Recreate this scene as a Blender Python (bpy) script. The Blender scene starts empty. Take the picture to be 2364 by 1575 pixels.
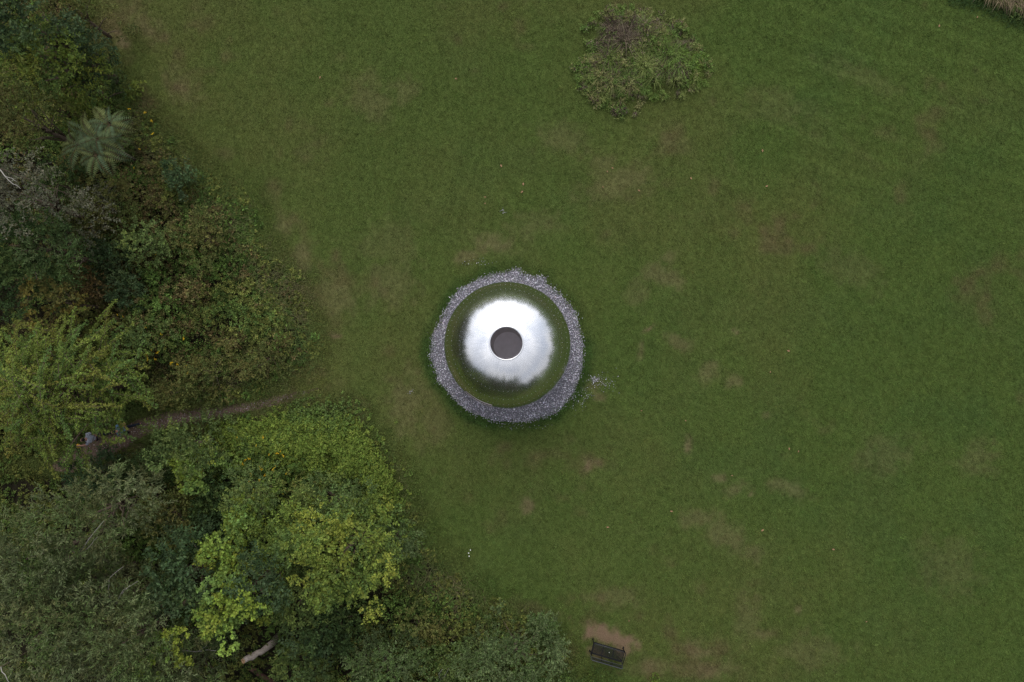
import bpy, math, random
import numpy as np
from mathutils import Vector, Matrix

# ------------------------------------------------------------------ camera, sky, sun, exposure
S = bpy.context.scene
COL = S.collection
W_PX, H_PX, F_PX, CAM_H = 2364.0, 1575.0, 1586.0, 32.0
NADIR = (1197.0, 842.0)                       # pixel straight below the drone

cam_d = bpy.data.cameras.new('camera')
cam_d.sensor_width = 36.0
cam_d.lens = 36.0 * F_PX / W_PX
cam_d.clip_start, cam_d.clip_end = 0.1, 3000
cam = bpy.data.objects.new('camera', cam_d)
COL.objects.link(cam)
n_cam = Vector(((NADIR[0] - W_PX / 2) / F_PX, -(NADIR[1] - H_PX / 2) / F_PX, -1.0)).normalized()
cam_q = n_cam.rotation_difference(Vector((0, 0, -1)))
cam.rotation_mode = 'QUATERNION'
cam.rotation_quaternion = cam_q
cam.location = (0, 0, CAM_H)
S.camera = cam

SUN_EL, SUN_AZ = math.radians(40), math.radians(98)   # azimuth measured from +X to +Y (image up)
world = bpy.data.worlds.new('World')
S.world = world
world.use_nodes = True
wn, wl = world.node_tree.nodes, world.node_tree.links
wn.clear()
w_out = wn.new('ShaderNodeOutputWorld')
w_bg = wn.new('ShaderNodeBackground')
w_bg.inputs['Strength'].default_value = 0.1
sky = wn.new('ShaderNodeTexSky')
sky.sky_type = 'NISHITA'
sky.sun_disc = False
sky.sun_elevation = SUN_EL
sky.sun_rotation = math.pi / 2 - SUN_AZ
sky.dust_density = 2.0
w_tc = wn.new('ShaderNodeTexCoord')
w_map = wn.new('ShaderNodeMapping')
w_map.inputs['Scale'].default_value = (1.0, 1.0, 2.2)
w_no = wn.new('ShaderNodeTexNoise')
w_no.inputs['Scale'].default_value = 1.7
w_no.inputs['Detail'].default_value = 7
w_no.inputs['Roughness'].default_value = 0.55
w_cr = wn.new('ShaderNodeValToRGB')
w_cr.color_ramp.elements[0].position = 0.30
w_cr.color_ramp.elements[0].color = (0.60, 0.60, 0.60, 1)
w_cr.color_ramp.elements[1].position = 0.52
w_cr.color_ramp.elements[1].color = (1, 1, 1, 1)
w_cl = wn.new('ShaderNodeValToRGB')
w_cl.color_ramp.elements[0].position = 0.3
w_cl.color_ramp.elements[0].color = (0.56, 0.60, 0.68, 1)
w_cl.color_ramp.elements[1].position = 0.72
w_cl.color_ramp.elements[1].color = (1.0, 0.99, 0.98, 1)
w_sc = wn.new('ShaderNodeMixRGB'); w_sc.blend_type = 'MULTIPLY'; w_sc.inputs[0].default_value = 1
w_sc.inputs[2].default_value = (7.6, 7.7, 8.0, 1)
w_mix = wn.new('ShaderNodeMixRGB')
wl.new(w_tc.outputs['Generated'], w_map.inputs[0])
wl.new(w_map.outputs[0], w_no.inputs['Vector'])
wl.new(w_no.outputs[0], w_cr.inputs[0])
wl.new(w_no.outputs[0], w_cl.inputs[0])
w_dot = wn.new('ShaderNodeVectorMath'); w_dot.operation = 'DOT_PRODUCT'
w_dot.inputs[1].default_value = (math.cos(SUN_EL) * math.cos(SUN_AZ), math.cos(SUN_EL) * math.sin(SUN_AZ), math.sin(SUN_EL))
w_gl = wn.new('ShaderNodeMapRange'); w_gl.interpolation_type = 'SMOOTHSTEP'
w_gl.inputs[1].default_value = -0.3; w_gl.inputs[2].default_value = 1.0
w_gl.inputs[3].default_value = 0.72; w_gl.inputs[4].default_value = 1.6
w_gm = wn.new('ShaderNodeMixRGB'); w_gm.blend_type = 'MULTIPLY'; w_gm.inputs[0].default_value = 1
wl.new(w_tc.outputs['Generated'], w_dot.inputs[0]); wl.new(w_dot.outputs['Value'], w_gl.inputs[0])
wl.new(w_cl.outputs[0], w_gm.inputs[1]); wl.new(w_gl.outputs[0], w_gm.inputs[2])
wl.new(w_gm.outputs[0], w_sc.inputs[1])
wl.new(w_cr.outputs[0], w_mix.inputs[0])
wl.new(sky.outputs[0], w_mix.inputs[1])
wl.new(w_sc.outputs[0], w_mix.inputs[2])
wl.new(w_mix.outputs[0], w_bg.inputs[0])
wl.new(w_bg.outputs[0], w_out.inputs[0])

sun_d = bpy.data.lights.new('sun', 'SUN')
sun_d.energy = 1.5
sun_d.angle = math.radians(42)
sun_d.color = (1.0, 0.97, 0.92)
sun = bpy.data.objects.new('sun', sun_d)
COL.objects.link(sun)
sd = Vector((math.cos(SUN_EL) * math.cos(SUN_AZ), math.cos(SUN_EL) * math.sin(SUN_AZ), math.sin(SUN_EL)))
sun.rotation_mode = 'QUATERNION'
sun.rotation_quaternion = Vector((0, 0, 1)).rotation_difference(sd)
sun.location = sd * 60

S.view_settings.view_transform = 'Standard'
S.view_settings.look = 'None'
S.view_settings.gamma = 1.0
S.view_settings.exposure = 0.45
S.view_settings.use_curve_mapping = False
S.render.engine = 'CYCLES'
S.cycles.use_denoising = True
S.cycles.use_guiding = True
S.cycles.guiding_training_samples = 32
S.cycles.denoiser = 'OPENIMAGEDENOISE'
S.cycles.denoising_prefilter = 'NONE'
S.cycles.sample_clamp_indirect = 2.0
S.cycles.max_bounces = 14
S.cycles.diffuse_bounces = 10
S.cycles.glossy_bounces = 12
S.cycles.transmission_bounces = 3

# ------------------------------------------------------------------ helpers
CAMLOC = Vector((0, 0, CAM_H))

def P(u, v, z=0.0):
    """point on the horizontal plane z that pixel (u, v) of the photograph looks at"""
    d = cam_q @ Vector(((u - W_PX / 2) / F_PX, -(v - H_PX / 2) / F_PX, -1.0))
    t = (z - CAM_H) / d.z
    return CAMLOC + d * t

def px_m(z):                                   # metres per photo pixel at height z
    return (CAM_H - z) / F_PX

def project(pts):
    """array (n,3) -> photo pixels (n,2), used to read the layout polygons below"""
    m = np.array(cam_q.inverted().to_matrix())
    q = (np.asarray(pts, float) - np.array(CAMLOC)) @ m.T
    return np.stack([q[:, 0] / -q[:, 2] * F_PX + W_PX / 2, -q[:, 1] / -q[:, 2] * F_PX + H_PX / 2], 1)

def in_poly(xy, poly):
    x, y = xy[:, 0], xy[:, 1]
    inside = np.zeros(len(x), bool)
    j = len(poly) - 1
    for i in range(len(poly)):
        xi, yi = poly[i]; xj, yj = poly[j]
        c = ((yi > y) != (yj > y)) & (x < (xj - xi) * (y - yi) / (yj - yi + 1e-9) + xi)
        inside ^= c
        j = i
    return inside

def poly_dist(xy, poly):
    """unsigned distance to a closed polyline"""
    best = np.full(len(xy), 1e9)
    p = np.array(poly, float)
    for i in range(len(p)):
        a, b = p[i], p[(i + 1) % len(p)]
        ab = b - a
        t = np.clip(((xy - a) @ ab) / (ab @ ab + 1e-9), 0, 1)
        d = np.linalg.norm(xy - (a + t[:, None] * ab), axis=1)
        best = np.minimum(best, d)
    return best

def vnoise(x, y, seed=0):
    xi, yi = np.floor(x).astype(np.int64), np.floor(y).astype(np.int64)
    fx, fy = x - xi, y - yi
    fx, fy = fx * fx * (3 - 2 * fx), fy * fy * (3 - 2 * fy)
    def h(a, b):
        n = (a * 374761393 + b * 668265263 + seed * 974634777) & 0x7fffffff
        n = ((n ^ (n >> 13)) * 1274126177) & 0x7fffffff
        return ((n ^ (n >> 16)) & 0xffff) / 65535.0
    return (h(xi, yi) * (1 - fx) + h(xi + 1, yi) * fx) * (1 - fy) + (h(xi, yi + 1) * (1 - fx) + h(xi + 1, yi + 1) * fx) * fy

def fbm(x, y, scale, seed=0, octaves=4):
    s = np.zeros_like(x, float); a, tot = 1.0, 0.0
    for o in range(octaves):
        s += a * vnoise(x * scale * 2 ** o + 17.3 * o, y * scale * 2 ** o - 9.1 * o, seed + o * 13)
        tot += a; a *= 0.55
    return s / tot

def smooth(a, b, x):
    t = np.clip((x - a) / (b - a), 0, 1)
    return t * t * (3 - 2 * t)

def tri_mesh(name, verts, tris, cols=None, smooth_shade=False):
    me = bpy.data.meshes.new(name)
    verts = np.asarray(verts, np.float32); tris = np.asarray(tris, np.int32)
    me.vertices.add(len(verts)); me.vertices.foreach_set('co', verts.ravel())
    me.loops.add(tris.size); me.loops.foreach_set('vertex_index', tris.ravel())
    k = tris.shape[1]
    me.polygons.add(len(tris))
    me.polygons.foreach_set('loop_start', np.arange(0, tris.size, k, dtype=np.int32))
    if smooth_shade:
        me.polygons.foreach_set('use_smooth', np.ones(len(tris), bool))
    if cols is not None:
        a = me.color_attributes.new('Col', 'FLOAT_COLOR', 'POINT')
        c = np.ones((len(verts), 4), np.float32); c[:, :3] = cols
        a.data.foreach_set('color', c.ravel())
    me.update(calc_edges=True)
    return me

def obj(name, me, mat=None, parent=None, kind=None):
    o = bpy.data.objects.new(name, me)
    COL.objects.link(o)
    if mat is not None and me is not None and not me.materials:
        me.materials.append(mat)
    if parent is not None:
        o.parent = parent
    if kind:
        o['kind'] = kind
    return o

def tag(o, label=None, cat=None, group=None, kind=None):
    if label: o['label'] = label
    if cat: o['category'] = cat
    if group: o['group'] = group
    if kind: o['kind'] = kind
    return o

def thing(name, loc, label, cat, group=None):
    o = bpy.data.objects.new(name, None)
    o.empty_display_size = 0.2
    COL.objects.link(o)
    o.location = loc
    return tag(o, label, cat, group)

class MB:
    """collects shapes into one mesh"""
    def __init__(s): s.v = []; s.f = []
    def add(s, verts, faces):
        b = len(s.v); s.v += [tuple(p) for p in verts]; s.f += [tuple(i + b for i in f) for f in faces]; return s
    def box(s, c, size, rot=None, bev=0.0):
        hx, hy, hz = size[0] / 2, size[1] / 2, size[2] / 2
        b = min(bev, hx * .9, hy * .9, hz * .9)
        if b <= 0:
            vs = [Vector((x, y, z)) for z in (-hz, hz) for y in (-hy, hy) for x in (-hx, hx)]
            fs = [(0, 2, 3, 1), (4, 5, 7, 6), (0, 1, 5, 4), (2, 6, 7, 3), (0, 4, 6, 2), (1, 3, 7, 5)]
        else:
            vs, fs = [], []
            prof = [(-hz, -b), (-hz + b, 0), (hz - b, 0), (hz, -b)]
            for z, o in prof:
                ax, ay = hx + o, hy + o
                vs += [Vector(q) for q in ((-ax + b, -ay, z), (ax - b, -ay, z), (ax, -ay + b, z), (ax, ay - b, z),
                                           (ax - b, ay, z), (-ax + b, ay, z), (-ax, ay - b, z), (-ax, -ay + b, z))]
            for r in range(3):
                for k in range(8):
                    fs.append((r * 8 + k, r * 8 + (k + 1) % 8, r * 8 + 8 + (k + 1) % 8, r * 8 + 8 + k))
            fs.append(tuple(reversed(range(8)))); fs.append(tuple(range(24, 32)))
        m = rot if rot is not None else Matrix.Identity(3)
        c = Vector(c)
        return s.add([c + m @ p for p in vs], fs)
    def tube(s, pts, radii, n=8, cap=True):
        pts = [Vector(p) for p in pts]
        if not hasattr(radii, '__len__'): radii = [radii] * len(pts)
        b = len(s.v); prev = None
        for i, p in enumerate(pts):
            t = (pts[min(i + 1, len(pts) - 1)] - pts[max(i - 1, 0)])
            t = t.normalized() if t.length > 1e-9 else Vector((0, 0, 1))
            if prev is None:
                a = t.orthogonal().normalized()
            else:
                a = (prev - t * prev.dot(t))
                a = a.normalized() if a.length > 1e-6 else t.orthogonal().normalized()
            prev = a; c = t.cross(a)
            for k in range(n):
                w = 2 * math.pi * k / n
                s.v.append(tuple(p + (a * math.cos(w) + c * math.sin(w)) * radii[i]))
        for i in range(len(pts) - 1):
            for k in range(n):
                s.f.append((b + i * n + k, b + i * n + (k + 1) % n, b + (i + 1) * n + (k + 1) % n, b + (i + 1) * n + k))
        if cap:
            s.f.append(tuple(b + k for k in reversed(range(n))))
            s.f.append(tuple(b + (len(pts) - 1) * n + k for k in range(n)))
        return s
    def mesh(s, name, smooth_shade=False):
        me = bpy.data.meshes.new(name); me.from_pydata(s.v, [], s.f)
        if smooth_shade:
            me.polygons.foreach_set('use_smooth', [True] * len(me.polygons))
        me.update(); return me
    def build(s, name, mat, parent=None, smooth_shade=False):
        return obj(name, s.mesh(name, smooth_shade), mat, parent)

# ------------------------------------------------------------------ materials
def new_mat(name):
    m = bpy.data.materials.new(name); m.use_nodes = True
    n, l = m.node_tree.nodes, m.node_tree.links
    n.clear()
    out = n.new('ShaderNodeOutputMaterial')
    return m, n, l, out

def principled(n, base=(0.5, 0.5, 0.5), rough=0.6, metal=0.0, spec=0.3):
    b = n.new('ShaderNodeBsdfPrincipled')
    b.inputs['Base Color'].default_value = (*base, 1)
    b.inputs['Roughness'].default_value = rough
    b.inputs['Metallic'].default_value = metal
    b.inputs['Specular IOR Level'].default_value = spec
    return b

def plain(name, base, rough=0.6, metal=0.0, spec=0.3, nscale=8.0, var=0.3, bump=0.0):
    """solid colour broken up by object-space noise"""
    m, n, l, out = new_mat(name)
    b = principled(n, base, rough, metal, spec)
    tc = n.new('ShaderNodeTexCoord'); no = n.new('ShaderNodeTexNoise')
    no.inputs['Scale'].default_value = nscale; no.inputs['Detail'].default_value = 5
    mr = n.new('ShaderNodeMapRange'); mr.inputs[3].default_value = 1 - var; mr.inputs[4].default_value = 1 + var
    mx = n.new('ShaderNodeMixRGB'); mx.blend_type = 'MULTIPLY'; mx.inputs[0].default_value = 1
    mx.inputs[1].default_value = (*base, 1)
    l.new(tc.outputs['Object'], no.inputs['Vector']); l.new(no.outputs[0], mr.inputs[0])
    l.new(mr.outputs[0], mx.inputs[2]); l.new(mx.outputs[0], b.inputs['Base Color'])
    if bump:
        bp = n.new('ShaderNodeBump'); bp.inputs['Strength'].default_value = bump; bp.inputs['Distance'].default_value = 0.02
        l.new(no.outputs[0], bp.inputs['Height']); l.new(bp.outputs[0], b.inputs['Normal'])
    l.new(b.outputs[0], out.inputs[0])
    return m

def leafy(name, trans=0.3, rough=0.5, spec=0.25, attr='Col', atype='GEOMETRY'):
    m, n, l, out = new_mat(name)
    a = n.new('ShaderNodeAttribute'); a.attribute_name = attr; a.attribute_type = atype
    b = principled(n, rough=rough, spec=spec)
    t = n.new('ShaderNodeBsdfTranslucent'); mx = n.new('ShaderNodeMixShader'); mx.inputs[0].default_value = trans
    l.new(a.outputs['Color'], b.inputs['Base Color']); l.new(a.outputs['Color'], t.inputs[0])
    l.new(b.outputs[0], mx.inputs[1]); l.new(t.outputs[0], mx.inputs[2]); l.new(mx.outputs[0], out.inputs[0])
    return m

M = {}
M['leaf'] = leafy('leaf', .24, .6, .05)
M['blade'] = leafy('grass_blade', 0.25, 0.7, 0.04)
M['lawn'] = leafy('lawn_blade', 0.25, 0.7, 0.04, 'tint', 'INSTANCER')
M['bark'] = plain('bark', (0.10, 0.075, 0.055), 0.9, 0, 0.1, 14, 0.45, 0.5)
M['pale_bark'] = plain('pale_bark', (0.27, 0.25, 0.225), 0.85, 0, 0.15, 22, 0.35, 0.4)
M['dead_bark'] = plain('dead_bark', (0.42, 0.35, 0.30), 0.9, 0, 0.1, 16, 0.35, 0.5)
M['red_log'] = plain('red_log', (0.15, 0.085, 0.065), 0.9, 0, 0.1, 16, 0.4, 0.5)
M['cut_wood'] = plain('cut_wood', (0.52, 0.33, 0.19), 0.8, 0, 0.1, 26, 0.3)
M['black_paint'] = plain('black_paint', (0.007, 0.007, 0.008), 0.5, 0.0, 0.2, 30, 0.25)
M['worn_black'] = plain('worn_black', (0.016, 0.016, 0.018), 0.45, 0.0, 0.3, 30, 0.3)
M['grey_shirt'] = plain('grey_shirt', (0.36, 0.38, 0.44), 0.9, 0, 0.1, 60, 0.12)
M['blue_shirt'] = plain('blue_shirt', (0.10, 0.19, 0.28), 0.9, 0, 0.1, 60, 0.12)
M['dark_trousers'] = plain('dark_trousers', (0.02, 0.023, 0.035), 0.9, 0, 0.1, 60, 0.2)
M['skin'] = plain('skin', (0.42, 0.22, 0.16), 0.55, 0, 0.3, 20, 0.08)
M['black_hair'] = plain('black_hair', (0.012, 0.010, 0.010), 0.5, 0, 0.3, 90, 0.4)
M['yellow_cloth'] = plain('yellow_cloth', (0.62, 0.36, 0.04), 0.8, 0, 0.2, 20, 0.12)
M['shoe'] = plain('shoe', (0.05, 0.045, 0.04), 0.7)
M['white_petal'] = plain('white_petal', (0.72, 0.72, 0.66), 0.7)
M['yellow_flower'] = plain('yellow_flower', (0.55, 0.36, 0.02), 0.8, 0, 0.1, 40, 0.35)
M['stem'] = plain('stem', (0.07, 0.10, 0.03), 0.8)

def ground_mat():
    m, n, l, out = new_mat('turf_soil')
    a = n.new('ShaderNodeAttribute'); a.attribute_name = 'Col'
    g = n.new('ShaderNodeNewGeometry')
    no = n.new('ShaderNodeTexNoise'); no.inputs['Scale'].default_value = 26; no.inputs['Detail'].default_value = 6; no.inputs['Roughness'].default_value = 0.75
    mr = n.new('ShaderNodeMapRange'); mr.inputs[1].default_value = .25; mr.inputs[2].default_value = .75
    mr.inputs[3].default_value = 0.45; mr.inputs[4].default_value = 1.45
    mx = n.new('ShaderNodeMixRGB'); mx.blend_type = 'MULTIPLY'; mx.inputs[0].default_value = 1
    b = principled(n, rough=0.95, spec=0.05)
    bp = n.new('ShaderNodeBump'); bp.inputs['Strength'].default_value = 0.7; bp.inputs['Distance'].default_value = 0.05
    l.new(g.outputs['Position'], no.inputs['Vector']); l.new(no.outputs[0], mr.inputs[0])
    l.new(a.outputs['Color'], mx.inputs[1]); l.new(mr.outputs[0], mx.inputs[2])
    l.new(mx.outputs[0], b.inputs['Base Color']); l.new(no.outputs[0], bp.inputs['Height'])
    l.new(bp.outputs[0], b.inputs['Normal']); l.new(b.outputs[0], out.inputs[0])
    return m
M['ground'] = ground_mat()

def path_mat():
    m, n, l, out = new_mat('path_earth')
    g = n.new('ShaderNodeNewGeometry')
    no = n.new('ShaderNodeTexNoise'); no.inputs['Scale'].default_value = 9; no.inputs['Detail'].default_value = 8; no.inputs['Roughness'].default_value = 0.7
    cr = n.new('ShaderNodeValToRGB')
    cr.color_ramp.elements[0].position = 0.3; cr.color_ramp.elements[0].color = (0.060, 0.041, 0.030, 1)
    cr.color_ramp.elements[1].position = 0.72; cr.color_ramp.elements[1].color = (0.165, 0.118, 0.086, 1)
    b = principled(n, rough=0.95, spec=0.08)
    bp = n.new('ShaderNodeBump'); bp.inputs['Strength'].default_value = 0.6; bp.inputs['Distance'].default_value = 0.03
    l.new(g.outputs['Position'], no.inputs['Vector']); l.new(no.outputs[0], cr.inputs[0])
    l.new(cr.outputs[0], b.inputs['Base Color']); l.new(no.outputs[0], bp.inputs['Height']); l.new(bp.outputs[0], b.inputs['Normal'])
    l.new(b.outputs[0], out.inputs[0])
    return m
M['path'] = path_mat()

def stone_mat():
    m, n, l, out = new_mat('gravel_stone')
    a = n.new('ShaderNodeAttribute'); a.attribute_name = 'Col'
    b = principled(n, rough=0.8, spec=0.25)
    l.new(a.outputs['Color'], b.inputs['Base Color']); l.new(b.outputs[0], out.inputs[0])
    return m
M['stone'] = stone_mat()

def steel_mat():
    """brushed polished steel: fine meridian streaks tilt the normal a little"""
    m, n, l, out = new_mat('brushed_steel')
    b = principled(n, (0.76, 0.76, 0.775), 0.2, 1.0, 0.5)
    b.inputs['Anisotropic'].default_value = 0.35
    tg = n.new('ShaderNodeTangent'); tg.direction_type = 'RADIAL'; tg.axis = 'Z'
    l.new(tg.outputs[0], b.inputs['Tangent'])
    tc = n.new('ShaderNodeTexCoord'); sp = n.new('ShaderNodeSeparateXYZ')
    at = n.new('ShaderNodeMath'); at.operation = 'ARCTAN2'
    l.new(tc.outputs['Object'], sp.inputs[0]); l.new(sp.outputs[1], at.inputs[0]); l.new(sp.outputs[0], at.inputs[1])
    cb = n.new('ShaderNodeCombineXYZ'); l.new(at.outputs[0], cb.inputs[0]); l.new(sp.outputs[2], cb.inputs[1])
    mp = n.new('ShaderNodeMapping'); mp.inputs['Scale'].default_value = (42, 0.3, 1)
    l.new(cb.outputs[0], mp.inputs[0])
    no = n.new('ShaderNodeTexNoise'); no.inputs['Scale'].default_value = 1.0; no.inputs['Detail'].default_value = 4; no.inputs['Roughness'].default_value = 0.6
    l.new(mp.outputs[0], no.inputs['Vector'])
    mp2 = n.new('ShaderNodeMapping'); mp2.inputs['Scale'].default_value = (5, 2.2, 1)
    l.new(cb.outputs[0], mp2.inputs[0])
    no2 = n.new('ShaderNodeTexNoise'); no2.inputs['Scale'].default_value = 1.0; no2.inputs['Detail'].default_value = 2
    l.new(mp2.outputs[0], no2.inputs['Vector'])
    def M2(op, a, b=None, v=None):
        q = n.new('ShaderNodeMath'); q.operation = op
        l.new(a, q.inputs[0])
        if b is not None: l.new(b, q.inputs[1])
        elif v is not None: q.inputs[1].default_value = v
        return q.outputs[0]
    # meridian direction on the sphere: each narrow gore leans a little in or out along it
    zc = M2('SUBTRACT', sp.outputs[2], None, 1.60)
    rho = M2('SQRT', M2('ADD', M2('MULTIPLY', sp.outputs[0], sp.outputs[0]), M2('MULTIPLY', sp.outputs[1], sp.outputs[1])))
    k = M2('DIVIDE', zc, rho)
    ev = n.new('ShaderNodeCombineXYZ')
    l.new(M2('MULTIPLY', sp.outputs[0], k), ev.inputs[0]); l.new(M2('MULTIPLY', sp.outputs[1], k), ev.inputs[1]); l.new(M2('MULTIPLY', rho, None, -1.0), ev.inputs[2])
    amp = M2('ADD', M2('MULTIPLY', M2('SUBTRACT', no.outputs[0], None, .5), None, .045), M2('MULTIPLY', M2('SUBTRACT', no2.outputs[0], None, .5), None, .045))
    sc = n.new('ShaderNodeVectorMath'); sc.operation = 'SCALE'
    l.new(ev.outputs[0], sc.inputs[0]); l.new(amp, sc.inputs['Scale'])
    geo = n.new('ShaderNodeNewGeometry')
    ad = n.new('ShaderNodeVectorMath'); ad.operation = 'ADD'; l.new(geo.outputs['Normal'], ad.inputs[0]); l.new(sc.outputs[0], ad.inputs[1])
    nm = n.new('ShaderNodeVectorMath'); nm.operation = 'NORMALIZE'; l.new(ad.outputs[0], nm.inputs[0])
    l.new(nm.outputs[0], b.inputs['Normal'])
    mr = n.new('ShaderNodeMapRange'); mr.inputs[3].default_value = 0.19; mr.inputs[4].default_value = 0.30
    l.new(no.outputs[0], mr.inputs[0]); l.new(mr.outputs[0], b.inputs['Roughness'])
    # handled, weathered skin: faint dull film and smears that run down the meridians
    fm = n.new('ShaderNodeMapRange'); fm.inputs[1].default_value = .3; fm.inputs[2].default_value = .7; fm.inputs[3].default_value = .86; fm.inputs[4].default_value = 1.0
    l.new(no.outputs[0], fm.inputs[0])
    tint = n.new('ShaderNodeMixRGB'); tint.blend_type = 'MULTIPLY'; tint.inputs[0].default_value = 1; tint.inputs[1].default_value = (0.90, 0.90, 0.91, 1)
    l.new(fm.outputs[0], tint.inputs[2]); l.new(tint.outputs[0], b.inputs['Base Color'])
    l.new(b.outputs[0], out.inputs[0])
    return m
M['steel'] = steel_mat()
M['steel_trim'] = plain('steel_trim', (0.62, 0.62, 0.63), 0.3, 1.0, 0.5, 12, 0.1)
M['white_lining'] = plain('inner_lining', (0.93, 0.915, 0.92), 0.7, 0.0, 0.3, 3, 0.02)  # white diffuse finish made up so the interior bounces more light
M['concrete'] = plain('concrete', (0.84, 0.79, 0.84), 0.85, 0, 0.2, 5, 0.12)
M['dark_concrete'] = plain('dark_concrete', (0.55, 0.50, 0.52), 0.85, 0, 0.2, 5, 0.2)
M['threshold'] = plain('threshold', (0.42, 0.37, 0.36), 0.8, 0, 0.2, 9, 0.12)

# ------------------------------------------------------------------ layout polygons, in photo pixels on the ground
WOODS_N = [(-300, -200), (185, -60), (205, 30), (225, 120), (285, 200), (345, 260), (400, 315), (465, 375), (515, 425), (585, 462),
           (600, 520), (640, 585), (705, 645), (722, 740), (740, 800), (728, 850), (650, 885), (590, 915), (500, 935), (400, 945),
           (330, 965), (270, 1000), (180, 1045), (60, 1075), (-300, 1100)]
WOODS_S = [(-300, 1080), (60, 1072), (150, 1078), (220, 1062), (330, 1005), (400, 985), (520, 970), (620, 945), (740, 922), (830, 936),
           (868, 1005), (925, 1080), (958, 1170), (1000, 1260), (1065, 1330), (1150, 1385), (1250, 1440), (1300, 1485), (1330, 1540),
           (1345, 1640), (1300, 1900), (-300, 1900)]
VINES = [(400, 990), (520, 972), (620, 950), (740, 925), (825, 940), (862, 1005), (915, 1080), (945, 1165), (900, 1190), (820, 1150),
         (700, 1130), (600, 1150), (540, 1110), (520, 1040)]
GRAVEL = [(1197, 617), (1208, 631), (1228, 636), (1262, 640), (1262, 655), (1284, 672), (1304, 690), (1318, 705), (1331, 725), (1338, 760),
          (1346, 790), (1346, 830), (1342, 860), (1326, 905), (1300, 938), (1282, 955), (1245, 968), (1195, 976), (1140, 972), (1085, 952),
          (1050, 925), (1012, 880), (1000, 845), (992, 820), (998, 770), (1016, 740), (1030, 710), (1042, 690), (1062, 665), (1072, 662),
          (1102, 645), (1135, 632), (1170, 628)]
MOUND_C, MOUND_R = (1472, 140), (152, 118)
PATH_LINE = [(120, 1082, 8), (155, 1070, 24), (200, 1050, 30), (270, 1020, 27), (330, 985, 23), (400, 968, 19), (480, 955, 15),
             (560, 943, 13), (630, 927, 10), (700, 908, 6), (740, 896, 2)]
DOME_PX = (1171.5, 797.0)

rng = np.random.default_rng(7)
random.seed(7)

# ------------------------------------------------------------------ ground sheet
def bare_patches():
    """worn and bare spots of the lawn: photo px u, v, half-length, half-width, angle (deg), strength"""
    L = [(1357, 1072, 20, 14, 80, .8), (1588, 1030, 12, 28, 0, .7), (1217, 1165, 14, 22, 10, .7), (1497, 760, 14, 5, -30, 1.), (1700, 768, 12, 5, 45, .7),
         (1642, 860, 26, 34, 0, .45), (1690, 880, 22, 14, 0, .45), (1565, 790, 30, 16, 20, .45), (1735, 1140, 9, 6, -50, .9), (1665, 1105, 22, 12, 0, .55),
         (1382, 1068, 12, 9, 0, .4), (1770, 960, 14, 9, 20, .4), (1480, 805, 6, 26, 5, .45), (1680, 1245, 70, 30, 30, .4), (1620, 1200, 40, 26, 10, .4),
         (1700, 1130, 30, 20, 0, .4), (1830, 1130, 50, 22, 25, .4), (1610, 1500, 30, 22, 0, .55), (1765, 1465, 22, 14, 0, .5), (1840, 1410, 9, 12, 0, .5),
         (1420, 425, 90, 34, -10, .35), (1395, 380, 30, 18, 0, .3), (1300, 320, 70, 34, 20, .3), (850, 230, 60, 40, 40, .3), (930, 205, 30, 30, 0, .3),
         (1150, 565, 46, 22, 10, .5), (1080, 590, 26, 16, 0, .5), (1230, 520, 60, 34, 0, .28), (770, 775, 24, 8, 0, .7), (765, 690, 60, 40, 20, .35),
         (900, 650, 60, 50, 0, .3), (800, 980, 60, 26, -60, .35), (940, 930, 40, 70, 10, .35), (1005, 980, 40, 60, 20, .28), (900, 560, 80, 50, 0, .22),
         (285, 95, 45, 17, 55, .8), (330, 60, 60, 30, 40, .4), (420, 200, 50, 30, 40, .35), (1530, 640, 44, 26, 10, .45), (1540, 590, 20, 12, 0, .4),
         (1420, 1380, 60, 26, 0, .35), (1405, 1470, 62, 20, 17, 1.3), (1380, 1510, 30, 14, 17, .9), (1440, 1500, 24, 16, 0, 1.1),
         (2050, 1050, 80, 40, 0, .25), (2250, 1060, 50, 40, 0, .3), (2180, 1300, 90, 60, 30, .22), (1960, 620, 80, 40, 30, .22), (1800, 250, 80, 40, 20, .2),
         (2000, 180, 90, 26, 22, .2), (1560, 330, 60, 26, 30, .2), (1475, 680, 30, 30, 0, .3), (1720, 1430, 30, 60, 10, .3), (1880, 1500, 70, 40, 0, .3),
         (1500, 1540, 70, 20, 0, .45), (1650, 1545, 60, 24, 0, .4), (1130, 1440, 50, 24, 20, .5), (1230, 1410, 50, 20, 20, .4), (660, 520, 30, 22, 0, .4),
         (700, 590, 24, 40, 20, .45), (1385, 915, 18, 14, 40, .6), (1370, 890, 26, 14, -10, .4)]
    return L

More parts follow.
